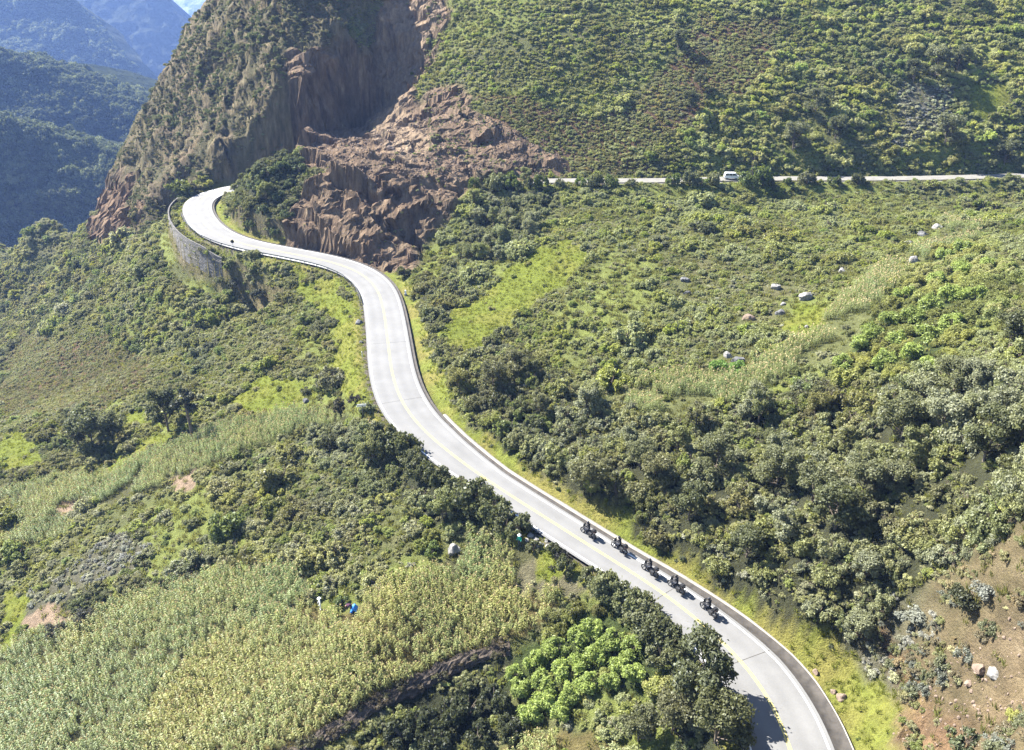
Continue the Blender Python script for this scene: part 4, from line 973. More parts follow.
def person_mesh(J, mats, classify, hands):
    """J: named joints; one continuous skinned body with five-fingered hands"""
    names = list(J); ix = {n: i for i, n in enumerate(names)}; rad = {'pelvis': (.15, .12), 'waist': (.135, .11), 'chest': (.17, .125), 'neck': .06, 'head': (.085, .10), 'crown': (.075, .085), 'sh': .075, 'el': .052, 'wr': .036, 'palm': (.046, .024), 'hip': .095, 'kn': .066, 'an': .045, 'toe': (.045, .032)}
    E = [('pelvis', 'waist'), ('waist', 'chest'), ('chest', 'neck'), ('neck', 'head'), ('head', 'crown')]
    for s in 'LR': E += [('chest', 'sh'+s), ('sh'+s, 'el'+s), ('el'+s, 'wr'+s), ('wr'+s, 'palm'+s), ('pelvis', 'hip'+s), ('hip'+s, 'kn'+s), ('kn'+s, 'an'+s), ('an'+s, 'toe'+s)]
    me = skin_mesh('person', [J[n] for n in names], [(ix[a], ix[b]) for a, b in E], [rad[n[:-1] if n[-1] in 'LR' else n] for n in names])
    me.materials.clear()
    for m in mats: me.materials.append(m)
    bm = bmesh.new(); bm.from_mesh(me)
    for f in bm.faces: f.material_index = classify(f.calc_center_median())
    for s in 'LR':                                    # fingers curl round the grip or hang
        p = Vector(J['palm'+s]); w_ = Vector(J['wr'+s]); d = (p-w_).normalized(); side = Vector((1 if s == 'R' else -1, 0, 0)); acr = d.cross(Vector((0, 0, 1))); acr = acr.normalized() if acr.length > .2 else Vector((0, 1, 0)); dn = d.cross(acr).normalized()
        if dn.z > 0: dn = -dn
        mb = MB()
        for q, (o_, l) in enumerate(((-.030, .072), (-.010, .082), (.010, .078), (.029, .062))):
            a = p+acr*o_+d*.02; b = a+d*l*.5+dn*l*.12*hands; c = b+d*l*.25+dn*l*.38*hands+d*l*.2*(1-hands)
            mb.cyl(a, b, .0105, .0095, 6); mb.cyl(b, c, .0095, .008, 6)
        a = p-acr*.035*(1 if s == 'R' else -1)-d*.03; b = a+d*.03-acr*.03*(1 if s == 'R' else -1)+dn*.01; mb.cyl(a, b, .013, .011, 6); mb.cyl(b, b+d*.032+dn*.015, .011, .009, 6)
        t = bpy.data.meshes.new('t'); mb.bm.to_mesh(t); mb.bm.free(); n0 = len(bm.faces); bm.from_mesh(t); bm.faces.ensure_lookup_table()
        for f in bm.faces[n0:]: f.material_index = classify(Vector(J['palm'+s]))
    # face: nose, brow, ears, mouth
    h = Vector(J['head']); 
    fm = MB(); fm.ball(h+Vector((0, .105, .01)), (.013, .02, .025), k=6)
    for sx in (-1, 1): fm.ball(h+Vector((sx*.09, 0, .01)), (.012, .022, .033), k=6); fm.ball(h+Vector((sx*.032, .088, .035)), (.014, .012, .009), k=6)
    fm.ball(h+Vector((0, .093, -.04)), (.024, .01, .008), k=6)
    t = bpy.data.meshes.new('t'); fm.bm.to_mesh(t); fm.bm.free(); n0 = len(bm.faces); bm.from_mesh(t); bm.faces.ensure_lookup_table()
    for f in bm.faces[n0:]: f.material_index = 0
    bm.to_mesh(me); bm.free()
    me.polygons.foreach_set('use_smooth', np.full(len(me.polygons), True)); return me

# ------------------------------------------------------------------ motorcycles and riders, one behind the other
def make_bike():
    root = empty('motorcycle', (0, 0, 0))
    for y, nm in ((.76, 'wheel'), (-.74, 'wheel')):
        w_ = MB(); w_.cyl((-.05, y, .33), (.05, y, .33), .05, None, 10)
        for k in range(8):
            a = k*math.pi/4; w_.cyl((0, y, .33), (0, y+.25*math.cos(a), .33+.25*math.sin(a)), .010, None, 5)
        wo = w_.build('wheel', MAT['steel'], root, True)
        t_ = MB(); t_.torus((0, y, .33), .275, .062 if y > 0 else .075); t_.build('tyre', MAT['rubber'], wo, True)
        t_ = MB(); t_.torus((0, y, .33), .225, .018); t_.build('rim', MAT['steel'], wo, True)
    b = MB(); b.box((0, .03, .47), (.34, .52, .36), bev=.05); b.cyl((-.2, .1, .42), (.2, .1, .42), .10, None, 10); b.build('engine', MAT['grey_case'], root)
    b = MB(); b.ball((0, .22, .87), (.19, .30, .15)); b.box((0, .42, .80), (.30, .30, .28), (.35, 0, 0), .06); b.box((0, .60, .72), (.22, .34, .06), (.25, 0, 0), .025); b.build('tank', MAT['black_plastic'], root, True)
    b = MB(); b.prism([(.05, .84), (-.20, .80), (-.62, .84), (-.62, .76), (-.20, .70), (.05, .76)], -.15, .15, .025); b.build('seat', MAT['rubber'], root)
    b = MB()
    for sx in (-1, 1): b.cyl((sx*.09, .76, .33), (sx*.09, .50, 1.0), .028, .03, 8)
    b.build('fork', MAT['steel'], root, True)
    b = MB(); b.cyl((-.40, .40, 1.06), (-.2, .47, 1.04), .016); b.cyl((-.2, .47, 1.04), (.2, .47, 1.04), .016); b.cyl((.2, .47, 1.04), (.40, .40, 1.06), .016)
    b.cyl((-.43, .39, 1.06), (-.31, .43, 1.05), .022); b.cyl((.31, .43, 1.05), (.43, .39, 1.06), .022); b.build('handlebar', MAT['black_plastic'], root, True)
    b = MB(); b.prism([(.52, .95), (.66, .95), (.55, 1.32), (.50, 1.33)], -.18, .18, .02); b.build('windscreen', MAT['dark_glass'], root)
    for sx in (-1, 1):
        b = MB(); b.cyl((sx*.3, .44, 1.06), (sx*.38, .46, 1.2), .008); b.box((sx*.39, .46, 1.23), (.13, .03, .08), bev=.012); b.build('mirror', MAT['black_plastic'], root)
        b = MB(); b.box((sx*.36, -.56, .66), (.22, .46, .36), (0, 0, 0), .035); b.build('pannier', MAT['grey_case'], root)
    b = MB(); b.box((0, -.74, 1.03), (.44, .36, .28), bev=.05); b.build('top_case', MAT['black_plastic'], root)
    b = MB(); b.cyl((.20, .0, .30), (.24, -.8, .42), .05, .065, 10); b.cyl((.12, .25, .35), (.20, .0, .30), .03, .05, 8); b.build('exhaust', MAT['chrome'], root, True)
    b = MB(); b.ball((0, .70, .92), (.10, .06, .09)); b.build('headlight', MAT['clear_lamp'], root, True)
    b = MB(); b.box((0, -.79, .80), (.18, .05, .07), bev=.012); b.build('tail_light', MAT['red_lamp'], root)
    b = MB(); b.cyl((0, -.30, .50), (-.09, -.74, .33), .035, .03, 8); b.cyl((0, -.30, .50), (.09, -.74, .33), .035, .03, 8); b.box((0, -.35, .66), (.16, .5, .10), bev=.03); b.box((0, -.80, .62), (.16, .05, .26), (-.5, 0, 0), .01); b.build('frame', MAT['steel'], root)
    return root
RJ = {'pelvis': (0, -.12, .93), 'waist': (0, -.09, 1.08), 'chest': (0, -.02, 1.28), 'neck': (0, .05, 1.47), 'head': (0, .09, 1.60), 'crown': (0, .08, 1.70)}
for s, q in (('L', -1), ('R', 1)):
    RJ.update({'sh'+s: (q*.20, .0, 1.40), 'el'+s: (q*.36, .17, 1.20), 'wr'+s: (q*.375, .36, 1.10), 'palm'+s: (q*.365, .42, 1.085), 'hip'+s: (q*.11, -.10, .88), 'kn'+s: (q*.25, .32, .80), 'an'+s: (q*.23, .02, .40), 'toe'+s: (q*.23, .17, .36)})
def rider_class(c): return 0 if c.z > 1.50 else (1 if c.z > .98 else 2)
RIDER = person_mesh(RJ, [MAT['skin'], MAT['black_jacket'], MAT['dark_jean']], rider_class, 1.0)
hb = MB(); hb.ball((0, .085, 1.635), (.135, .155, .15), k=14); hb.box((0, .19, 1.55), (.16, .10, .09), bev=.035); HELM = hb.mesh('helmet', MAT['helmet'])
vb = MB(); vb.ball((0, .115, 1.645), (.118, .142, .065), k=10); VIS_M = vb.mesh('visor', MAT['visor'])
def make_rider():
    p = obj('person', RIDER); h = obj('helmet', HELM, p); obj('visor', VIS_M, h); return p
bike0 = make_bike(); rider0 = make_rider()
bikes = [(588, 536.5, 'black motorcycle leading the line of five, partly hidden behind roadside bushes'), (619, 551, 'black touring motorcycle second from the front of the five, riding up the sunny road'), (649.5, 573.5, 'black touring motorcycle in the middle of the line of five on the road'),
         (675.5, 590, 'black touring motorcycle second from last of the line of five on the road'), (708, 613, 'black touring motorcycle last of the line of five, nearest the shaded road bend')]
rl = ['rider in dark jacket and helmet on the leading motorcycle, half behind roadside bushes', 'rider in dark jacket and helmet on the second motorcycle from the front', 'rider in dark jacket and helmet on the middle motorcycle of the five', 'rider in dark jacket and helmet on the second motorcycle from last', 'rider in dark jacket and helmet on the last motorcycle, nearest the shaded bend']
tan3 = np.gradient(LOW, axis=0)
for i, (u, v, lab) in enumerate(bikes):
    p = at_z(u, v, 0.03); k = int(np.argmin(np.hypot(LOW[:, 0]-p[0], LOW[:, 1]-p[1]))); t = tan3[k]; rz = math.atan2(t[1], t[0])-math.pi/2
    b = bike0 if i == 0 else copy_tree(bike0); r_ = rider0 if i == 0 else copy_tree(rider0)
    for o in (b, r_): o.scale = (1.12,)*3; o.location = (p[0], p[1], LOW[k, 2]+.045); o.rotation_euler = (0, 0, rz)
    tag(b, lab, 'motorcycle', 'motorcycles riding up the road'); tag(r_, rl[i], 'person', 'motorcycle riders')

# ------------------------------------------------------------------ white van on the upper road
def make_van():
    root = empty('van', (0, 0, 0))                    # nose towards +y
    b = MB(); b.prism([(-2.15, .38), (-2.18, 1.05), (-2.08, 1.80), (-1.9, 1.92), (.75, 1.92), (1.05, 1.85), (1.62, 1.14), (2.10, .98), (2.18, .62), (2.12, .34)], -.86, .86, .07); b.build('body', MAT['white_car'], root)
    for sx in (-1, 1):
        b = MB()
        b.prism([(-1.95, 1.15), (-1.92, 1.68), (-1.05, 1.72), (-1.05, 1.15)], sx*.85, sx*.868); b.prism([(-.95, 1.15), (-.95, 1.72), (.02, 1.72), (.02, 1.15)], sx*.85, sx*.868); b.build('side_window', MAT['dark_glass'], root)
        b = MB(); b.prism([(.12, 1.15), (.12, 1.72), (.88, 1.72), (1.32, 1.15)], sx*.85, sx*.868); b.build('door_window', MAT['dark_glass'], root)
        b = MB(); b.box((sx*.97, 1.22, 1.18), (.16, .10, .2), bev=.03); b.box((sx*.88, 1.22, 1.15), (.10, .04, .04)); b.build('mirror', MAT['black_plastic'], root)
        for y in (.15, -.9): b = MB(); b.box((sx*.872, y, 1.02), (.02, .16, .035), bev=.006); b.build('handle', MAT['steel'], root)
        b = MB(); b.box((sx*.62, 2.10, .82), (.34, .12, .16), bev=.03); b.build('headlight', MAT['clear_lamp'], root)
        b = MB(); b.box((sx*.78, -2.17, .98), (.14, .06, .36), bev=.015); b.build('tail_light', MAT['red_lamp'], root)
        for y in (-1.35, 1.35):
            t_ = MB(); t_.torus((sx*.76, y, .32), .225, .095); wo = t_.build('wheel', MAT['rubber'], root, True)
            t_ = MB(); t_.cyl((sx*.72, y, .32), (sx*.84, y, .32), .19, .17, 14); t_.build('rim', MAT['steel'], wo)
    b = MB(); b.prism([(1.02, 1.78), (1.06, 1.80), (1.56, 1.18), (1.54, 1.14)], -.74, .74); o = b.build('windscreen', MAT['dark_glass'], root); o.location = (0, .045, .03)
    b = MB(); b.box((0, 2.16, .46), (1.66, .14, .24), bev=.05); b.build('bumper', MAT['black_plastic'], root)
    b = MB(); b.box((0, -2.18, .46), (1.66, .14, .22), bev=.05); b.build('bumper', MAT['black_plastic'], root)
    return root
van = make_van(); tag(van, 'small white van with dark windows on the upper road', 'van')
pv_ = at_z(730, 178.2, 15.0); k = int(np.argmin(np.hypot(UP[:, 0]-pv_[0], UP[:, 1]-pv_[1]))); t = np.gradient(UP, axis=0)[k]
van.scale = (.82,)*3; van.location = (pv_[0], UP[k, 1]-.6, UP[k, 2]+.09); van.rotation_euler = (0, 0, math.atan2(t[1], t[0])-math.pi/2-.12)
CLEAR.append((van.location.x, van.location.y, 4))

# ------------------------------------------------------------------ guardrails
def guardrail(i0_, i1_, off, label):
    P = LOW[i0_:i1_].copy(); t = np.gradient(P[:, :2], axis=0); t /= np.linalg.norm(t, axis=1)[:, None]; nn = np.stack([t[:, 1], -t[:, 0]], 1)
    Q = P.copy(); Q[:, :2] += nn*off; root = empty('guardrail', Q[0])
    prof = [(.0, .50), (.06, .54), (.06, .60), (.0, .64), (.06, .68), (.06, .75), (.0, .79), (-.015, .79), (-.015, .50)]
    V = np.stack([np.c_[Q[:, :2]+nn*o, Q[:, 2]+h]-Q[0] for o, h in prof], 1)
    me = mesh_np('rail', V.reshape(-1, 3), grid_faces(len(Q), len(prof)), MAT['steel']); obj('rail', me, root)
    pb = MB(); pb.box((0, 0, .2), (.09, .14, 1.2), bev=.01); pm = pb.mesh('post', MAT['steel'], False)
    for j in range(0, len(Q), 4):
        o = obj('post', pm, root); o.location = (float(Q[j, 0]-Q[0, 0]-nn[j, 0]*.09), float(Q[j, 1]-Q[0, 1]-nn[j, 1]*.09), float(Q[j, 2]-Q[0, 2])); o.rotation_euler = (0, 0, math.atan2(t[j, 1], t[j, 0]))
    tag(root, label, 'guardrail'); return root
iu = lambda u, v: int(np.argmin(np.hypot(uL-u, vL-v)))
guardrail(iu(381, 303), iu(200, 212), -4.15, 'steel guardrail with short posts along the outer edge of the far road bend')
guardrail(iu(806, 800), iu(735, 652), -4.15, 'steel guardrail in tree shadow beside the lower left edge of the road')

# ------------------------------------------------------------------ signs and markers
def place(o, u, v, dz=0.0, p=None):
    q = hit(u, v) if p is None else p; o.location = (float(q[0]), float(q[1]), float(q[2])+dz); return q
r_ = empty('road_sign', (0, 0, 0)); b = MB(); b.cyl((0, 0, -.4), (0, 0, 2.1), .04); b.build('post', MAT['steel'], r_, True)
b = MB(); b.cyl((0, -.03, 2.15), (0, .0, 2.15), .42, None, 20); b.build('sign_plate', MAT['black_plastic'], r_)
place(r_, 234, 252.5); tag(r_, 'dark round road sign on a post at the far bend, seen from behind', 'road sign')
r_ = empty('road_board', (0, 0, 0)); b = MB(); b.cyl((0, 0, -.4), (0, 0, 2.2), .06); b.build('post', MAT['grey_case'], r_, True)
b = MB(); b.box((-.1, 0, 2.3), (1.35, .06, .55), (.35, .12, 0), .01); b.build('board', MAT['white_paint'], r_)
place(r_, 363.5, 420); r_.rotation_euler = (0, 0, .4); tag(r_, 'pale rectangular board on a post beside the dark shrub at the middle bend', 'road sign')
r_ = empty('kilometre_post', (0, 0, 0)); b = MB(); b.box((0, 0, .35), (.42, .32, 1.1), bev=.05, top=.8); b.build('shaft', MAT['white_paint'], r_); b = MB(); b.box((0, 0, -.05), (.6, .5, .3), bev=.03); b.build('foot', MAT['concrete'], r_)
k = iu(383, 296); q = LOW[k].copy(); q[:2] += nrm[k]*5.2; place(r_, 0, 0, 0, q); tag(r_, 'small white marker post on the inner side of the middle road bend', 'marker post')
r_ = empty('marker_stake', (0, 0, 0)); b = MB(); b.cyl((0, 0, -.3), (0, 0, 1.1), .045); b.build('shaft', MAT['white_paint'], r_, True); b = MB(); b.cyl((0, 0, .75), (0, 0, .95), .05); b.build('band', MAT['black_plastic'], r_, True)
k = iu(387, 355); q = LOW[k].copy(); q[:2] -= nrm[k]*4.6; place(r_, 0, 0, -.1, q); tag(r_, 'thin marker stake at the left road edge beside the grass verge', 'marker post')

# ------------------------------------------------------------------ boulders, one by one
BM = {}
def boulder(u, v, size, mat, label, seed, flat=.75, group=None, name='boulder'):
    me = rock_mesh(name, MAT[mat], seed, 3, flat, .5); o = obj(name, me); q = place(o, u, v, size*.06); o.scale = (size*.5,)*3; o.rotation_euler = (0, 0, seed*1.7)
    CLEAR.append((q[0]-.4, q[1]-.9, size*.55+.75)); CLEAR.append((q[0], q[1]-2.2, .9)); tag(o, label, 'boulder' if name == 'boulder' else 'stone', group); return o
gb = 'boulders on the terraced slope'
for i, (u, v, s, m, lab) in enumerate([(776, 289, 2.2, 'granite', 'whitest large boulder on the terraced slope, at the foot of a dark hedge'), (806, 299, 2.6, 'granite', 'broad grey-white boulder right of the whitest boulder on the terraced slope'),
        (781, 314, 2.0, 'dark_granite', 'dark grey boulder just below the whitest boulder on the terraced slope'), (783, 305, 1.2, 'granite', 'small pale boulder resting against the dark grey boulder below the hedge'),
        (842, 272, 1.6, 'granite', 'lone slanted white boulder at the upper end of the dark hedge'), (737, 364, 2.7, 'dark_granite', 'largest grey boulder of the lower pair on the terraced slope'), (728, 357, 1.7, 'granite', 'pale pointed boulder beside the largest grey boulder lower on the slope'),
        (685, 281, 2.0, 'dark_granite', 'dark flat boulder farthest left on the terraced slope'), (687, 294, 1.5, 'dark_granite', 'small blue-grey boulder just below the dark flat boulder at left'), (806, 328, .9, 'granite', 'tiny white boulder alone in the grass below the boulder cluster'),
        (914, 262, 2.2, 'granite', 'pale tan boulder in the pale maize of the upper right slope'), (906, 264, 1.3, 'granite', 'small pale boulder left of the pale tan boulder in maize'), (937, 229, 2.4, 'granite', 'pale boulder topmost of the rock line above the pale maize'),
        (923, 236, 2.2, 'dark_granite', 'dark boulder in the rock line above the pale maize'), (908, 244, 1.7, 'granite', 'grey boulder lowest of the rock line above the pale maize'), (748, 319, 2.3, 'rust_rock', 'dark brown pointed boulder in the grass of the terraced slope'),
        (455, 552, 2.0, 'granite', 'pale upright boulder at the top edge of the green maize field'), (359, 323, 1.9, 'dark_granite', 'larger dark boulder on the grass verge left of the road'), (361.5, 343, 1.0, 'dark_granite', 'smaller dark boulder on the grass verge left of the road'),
        (306, 402, 1.4, 'dark_granite', 'dark low boulder in the bright meadow left of the road'), (841, 700, 1.1, 'rust_rock', 'larger brown stone on the bright verge by the lower bend'), (833, 694, .7, 'rust_rock', 'smaller brown stone on the bright verge by the lower bend'),
        (816, 674, .8, 'rust_rock', 'brown stone higher on the bright verge by the lower bend'), (979, 676, 1.5, 'rust_rock', 'reddish boulder standing out of the brown scree'), (991, 682, 1.3, 'granite', 'pale boulder beside the reddish boulder on the scree'), (968, 688, .8, 'rust_rock', 'small reddish boulder lowest of three on the scree'),
        (390, 150, 2.6, 'rust_rock', 'brown boulder in the middle of the landslide debris')]):
    boulder(u, v, s, m, lab, 3+i, .8, gb if i < 16 else None)
heap = [(527, 541, .8), (531, 537, 1.0), (536, 540, .9), (541, 537, .8), (534, 545, .8), (540, 546, 1.1), (546, 541, .9), (529, 547, .7), (543, 533, .7), (550, 536, .8), (536, 533, .7), (547, 548, .8)]
for i, (u, v, s) in enumerate(heap): boulder(u, v, s, 'granite', 'pale stone in the loose stone heap above the dark round shrub', 60+i, .6, 'stones of the heap', 'stone')

# ------------------------------------------------------------------ people at the edge of the maize, plastic and cloth
SJ = {'pelvis': (0, 0, .93), 'waist': (0, .01, 1.08), 'chest': (0, .02, 1.28), 'neck': (0, .03, 1.45), 'head': (0, .06, 1.57), 'crown': (0, .05, 1.66)}
for s, q in (('L', -1), ('R', 1)): SJ.update({'sh'+s: (q*.19, .02, 1.39), 'el'+s: (q*.27, .03, 1.11), 'wr'+s: (q*.26, .17, .93), 'palm'+s: (q*.25, .21, .87), 'hip'+s: (q*.10, 0, .88), 'kn'+s: (q*.11, .03, .48), 'an'+s: (q*.11, -.02, .08), 'toe'+s: (q*.12, .14, .03)})
BJ = {'pelvis': (0, -.10, .92), 'waist': (0, .06, 1.02), 'chest': (0, .26, 1.08), 'neck': (0, .43, 1.06), 'head': (0, .54, 1.00), 'crown': (0, .62, .98)}
for s, q in (('L', -1), ('R', 1)): BJ.update({'sh'+s: (q*.19, .34, 1.06), 'el'+s: (q*.24, .40, .80), 'wr'+s: (q*.2, .52, .60), 'palm'+s: (q*.19, .54, .53), 'hip'+s: (q*.10, -.10, .88), 'kn'+s: (q*.12, .02, .48), 'an'+s: (q*.12, -.06, .08), 'toe'+s: (q*.13, .10, .03)})
def hat(parent, J, mat, rot=0):
    b = MB(); h = Vector(J['crown']); b.cyl(h+Vector((0, 0, -.02)), h+Vector((0, 0, .0)), .23, .22, 18); b.cyl(h+Vector((0, 0, 0)), h+Vector((0, 0, .13)), .115, .095, 16); return b.build('hat', MAT[mat], parent)
def standing(u, v, top, legs, label, hatm, rz, J=SJ):
    p = obj('person', person_mesh(J, [MAT['skin'], MAT[top], MAT[legs]], (lambda c: 0 if c.z > 1.47 else (1 if c.z > .95 else 2)) if J is SJ else (lambda c: 0 if c.y > .47 and c.z > .9 else (1 if c.z > .88 or c.y > .25 else 2)), .3))
    if hatm: hat(p, J, hatm)
    q = place(p, u, v); p.rotation_euler = (0, 0, rz); tag(p, label, 'person'); CLEAR.append((q[0], q[1], 1.2)); CLEAR.append((q[0]-.2, q[1]-1.6, 1.0)); return q
standing(321, 610, 'white_cloth', 'white_cloth', 'person in white clothes and white hat standing at the upper edge of the maize', 'white_cloth', 2.0)
q = standing(351, 612, 'maroon_cloth', 'dark_jean', 'person in dark clothes bending over at the edge of the maize beside a blue bundle', None, 2.2, BJ)
def cloth(name, u, v, mat, size, seed, label, cat, h=.5):
    n = 16; X_, Y_ = np.meshgrid(np.linspace(-1, 1, n), np.linspace(-1, 1, n)); rr = np.hypot(X_, Y_)
    Z_ = h*np.clip(1-rr**2*.8, 0, 1)+.25*fbm(X_+seed, Y_, .7, 3, seed)*h+.02
    V = np.stack([X_*size*.5*(1+.15*fbm(X_, Y_+seed, .8, 2, seed+1)), Y_*size*.5, Z_*size], -1).reshape(-1, 3)
    o = obj(name, mesh_np(name, V, grid_faces(n, n), MAT[mat], True)); md = o.modifiers.new('thick', 'SOLIDIFY'); md.thickness = .015
    qq = place(o, u, v, .03); tag(o, label, cat); CLEAR.append((qq[0], qq[1], size*.6+.5)); CLEAR.append((qq[0], qq[1]-1.4, .8)); return o
o = cloth('bundle', 355, 611, 'blue_plastic', .95, 5, 'bright blue bundle beside the bending person in the maize', 'bundle', .8)
standing(519.5, 548, 'teal_cloth', 'dark_jean', 'person in teal top and white hat at the upper right corner of the maize', 'white_cloth', 2.6)
cloth('plastic_sheet', 549, 531, 'blue_plastic', .9, 8, 'pale blue plastic sheet on top of the stone heap', 'plastic sheet', .5)
cloth('sack', 551, 535, 'white_cloth', .8, 11, 'white sack lying beside the pale blue sheet on the stone heap', 'sack', .6)
cloth('tarpaulin', 604, 573, 'blue_plastic', 1.05, 14, 'bright blue tarpaulin at the right edge of the small green plot', 'tarpaulin', .5)

# ------------------------------------------------------------------ dry brushwood bank between the maize and the dark trees
bp_ = [(283, 762), (305, 748), (330, 735), (352, 722), (375, 704), (398, 694), (425, 682), (455, 668), (485, 656), (510, 648)]
B3 = smooth(resample(catmull([hit(u, v) for u, v in bp_], 6), .35), 6); n = len(B3); t = np.gradient(B3[:, :2], axis=0); t /= np.linalg.norm(t, axis=1)[:, None]; nn = np.stack([t[:, 1], -t[:, 0]], 1)
k_ = 15; an = np.linspace(0, math.pi, k_); s_ = np.arange(n)*.35; rows = []
for j, a in enumerate(an):
    f = 1+.5*fbm(s_, np.full(n, j*.5), 1.6, 4, 800)+.35*fbm(s_, np.full(n, j*.5), .5, 3, 803)
    hgt_ = (.6+.4*fbm(s_, np.zeros(n), 5, 2, 806))*np.clip(np.minimum(s_, s_[-1]-s_)/2, .15, 1)
    xy = B3[:, :2]+nn*(math.cos(a)*.75*f)[:, None]; rows.append(np.c_[xy, np.where(np.full(n, j in (0, k_-1)), hz(xy[:, 0], xy[:, 1])-.4, hz(xy[:, 0], xy[:, 1])+math.sin(a)*hgt_*f)])
V = np.stack(rows, 1); o = obj('brush_bank', mesh_np('brush_bank', V.reshape(-1, 3), grid_faces(n, k_), MAT['dry_brush'], False)); tag(o, 'dry dark brown brushwood bank along the lower edge of the ripening maize', 'brush bank')
for p in B3[::3]: CLEAR.append((p[0], p[1], .8))
# ------------------------------------------------------------------ plants that stand out, each placed by hand
ORD = 'first second third fourth fifth sixth seventh eighth ninth tenth eleventh twelfth thirteenth fourteenth fifteenth sixteenth seventeenth eighteenth nineteenth twentieth'.split()
SINGLE = []     # (position, scale, tint, mesh index, kind, label or None)
def hero(u, v, r, h, tint_, shape, label=None, kind='shrub'):
    q = hit(u, v); SINGLE.append([q, (r, r*random.uniform(.9, 1.1), r*h), np.array(tint_), shape, kind, label]); CLEAR.append((q[0], q[1], 1.0 if kind == 'tree' else r*.55))
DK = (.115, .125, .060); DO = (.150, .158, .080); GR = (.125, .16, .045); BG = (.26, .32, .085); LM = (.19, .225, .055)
def tree(u, v, h, tint_, shape, label): hero(u, v, h, 1.0, tint_, 'tree%d' % shape, label, 'tree')
# rows along the left edge of the road, which they hide in part
ORD += ['twenty-first', 'twenty-second', 'twenty-third', 'twenty-fourth', 'twenty-fifth', 'twenty-sixth']
def row(i0_, i1_, step, phrase, big):
    n = 0; k = float(i0_)
    while k > i1_ and n < 26:
        j = int(k); off = HW[j]+1.2+random.uniform(-.1, 1.3); q = LOW[j, :2]-nrm[j]*off; r = random.uniform(big*.75, big*1.2); z = float(hz(q[0], q[1]))
        SINGLE.append([np.array([q[0], q[1], z]), (r, r, r*random.uniform(1.15, 1.5)), np.array(DK if n % 3 else DO)*random.uniform(.85, 1.25), 'shrub_%d' % random.randrange(6), 'shrub', phrase % ORD[n]]); CLEAR.append((q[0], q[1], r*.55))
        n += 1; k -= step*random.uniform(.75, 1.25)
row(iu(418, 425), iu(556, 524), 2.9, 'dark roadside shrub, %s from the far end of the row under the left road edge', 2.6)
row(iu(562, 528), iu(622, 565), 2.3, 'small dark shrub, %s from the far end, between the green plots and the road edge', 1.25)
row(iu(628, 569), iu(712, 630), 2.2, 'dark shrub, %s going down the row left of the riders and the shaded bend', 2.2)
for i, (u, v, r) in enumerate([(640, 622, 2.1), (655, 640, 2.2), (662, 662, 2.1), (636, 608, 1.8)]):
    hero(u, v, r, 1.2, DK if i % 2 else DO, 'shrub_%d' % (i % 6), 'dark shrub, %s in the second row behind the shrubs left of the riders' % ORD[i])
tree(700, 704, 7.4, (.10, .11, .055), 0, 'tall dark tree leaning over the lower road bend and shading it')
tree(716, 742, 5.6, (.11, .115, .05), 2, 'broad olive tree at the bottom edge under the tall dark roadside tree')
tree(672, 735, 4.6, (.13, .13, .065), 2, 'grey-olive tree in the lower corner left of the shaded guardrail')
tree(640, 742, 3.8, (.12, .125, .06), 0, 'small grey-olive tree left of the shaded guardrail tree')
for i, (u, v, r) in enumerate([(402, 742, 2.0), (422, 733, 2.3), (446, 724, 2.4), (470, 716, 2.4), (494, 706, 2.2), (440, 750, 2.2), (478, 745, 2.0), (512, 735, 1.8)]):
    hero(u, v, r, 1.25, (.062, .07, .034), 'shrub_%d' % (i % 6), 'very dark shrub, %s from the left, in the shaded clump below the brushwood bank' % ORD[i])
br = [(520, 700), (540, 690), (515, 680), (560, 676), (535, 668), (580, 668), (556, 655), (600, 660), (575, 645), (620, 672), (595, 640), (612, 648), (632, 655), (545, 710), (570, 700), (590, 690), (612, 690), (636, 682), (530, 722), (560, 720)]
for i, (u, v) in enumerate(sorted(br)): hero(u, v, random.uniform(1.25, 1.7), 1.15, np.array(BG)*random.uniform(.85, 1.1), 'broom_%d' % (i % 3), 'bright green feathery bush, %s from left, in the grove beside the lower road' % ORD[i])
rb = [(842, 368), (858, 352), (872, 340), (884, 366), (898, 345), (890, 325), (910, 360), (912, 322), (925, 340), (905, 300), (930, 312), (935, 285), (950, 330), (948, 300), (962, 275), (958, 255), (975, 300), (985, 270), (940, 262), (925, 372)]
for i, (u, v) in enumerate(sorted(rb)): hero(u, v, random.uniform(1.6, 2.3), 1.0, np.array(BG)*random.uniform(.8, 1.05), 'broom_%d' % (i % 3), 'bright green bush, %s from the left, in the grove right of the pale hillside maize' % ORD[i])
# dark bushes in the gully right of the rock cut
for i, (u, v, r) in enumerate([(452, 268, 1.7), (463, 254, 2.1), (478, 242, 2.2), (490, 258, 2.0), (487, 222, 2.6), (500, 236, 2.2), (508, 210, 2.6), (522, 246, 2.2), (530, 224, 2.2), (545, 205, 2.4)]):
    hero(u, v, r, 1.15, DK if i % 4 else DO, 'shrub_%d' % (i % 6), 'dark bush, %s from the left, in the gully right of the brown rock cut' % ORD[i])
for i, (u, v, r) in enumerate([(240, 208, 1.9), (252, 228, 1.8), (256, 190, 2.4), (262, 214, 2.2), (268, 176, 2.4), (275, 236, 1.8), (277, 200, 2.4), (283, 170, 2.3), (288, 218, 2.0), (292, 188, 2.2), (299, 172, 2.0)]):
    hero(u, v, r, 1.1, (.092, .115, .05), 'shrub_%d' % (i % 6), 'leafy shrub, %s from the left, on the knoll inside the far road bend' % ORD[i])
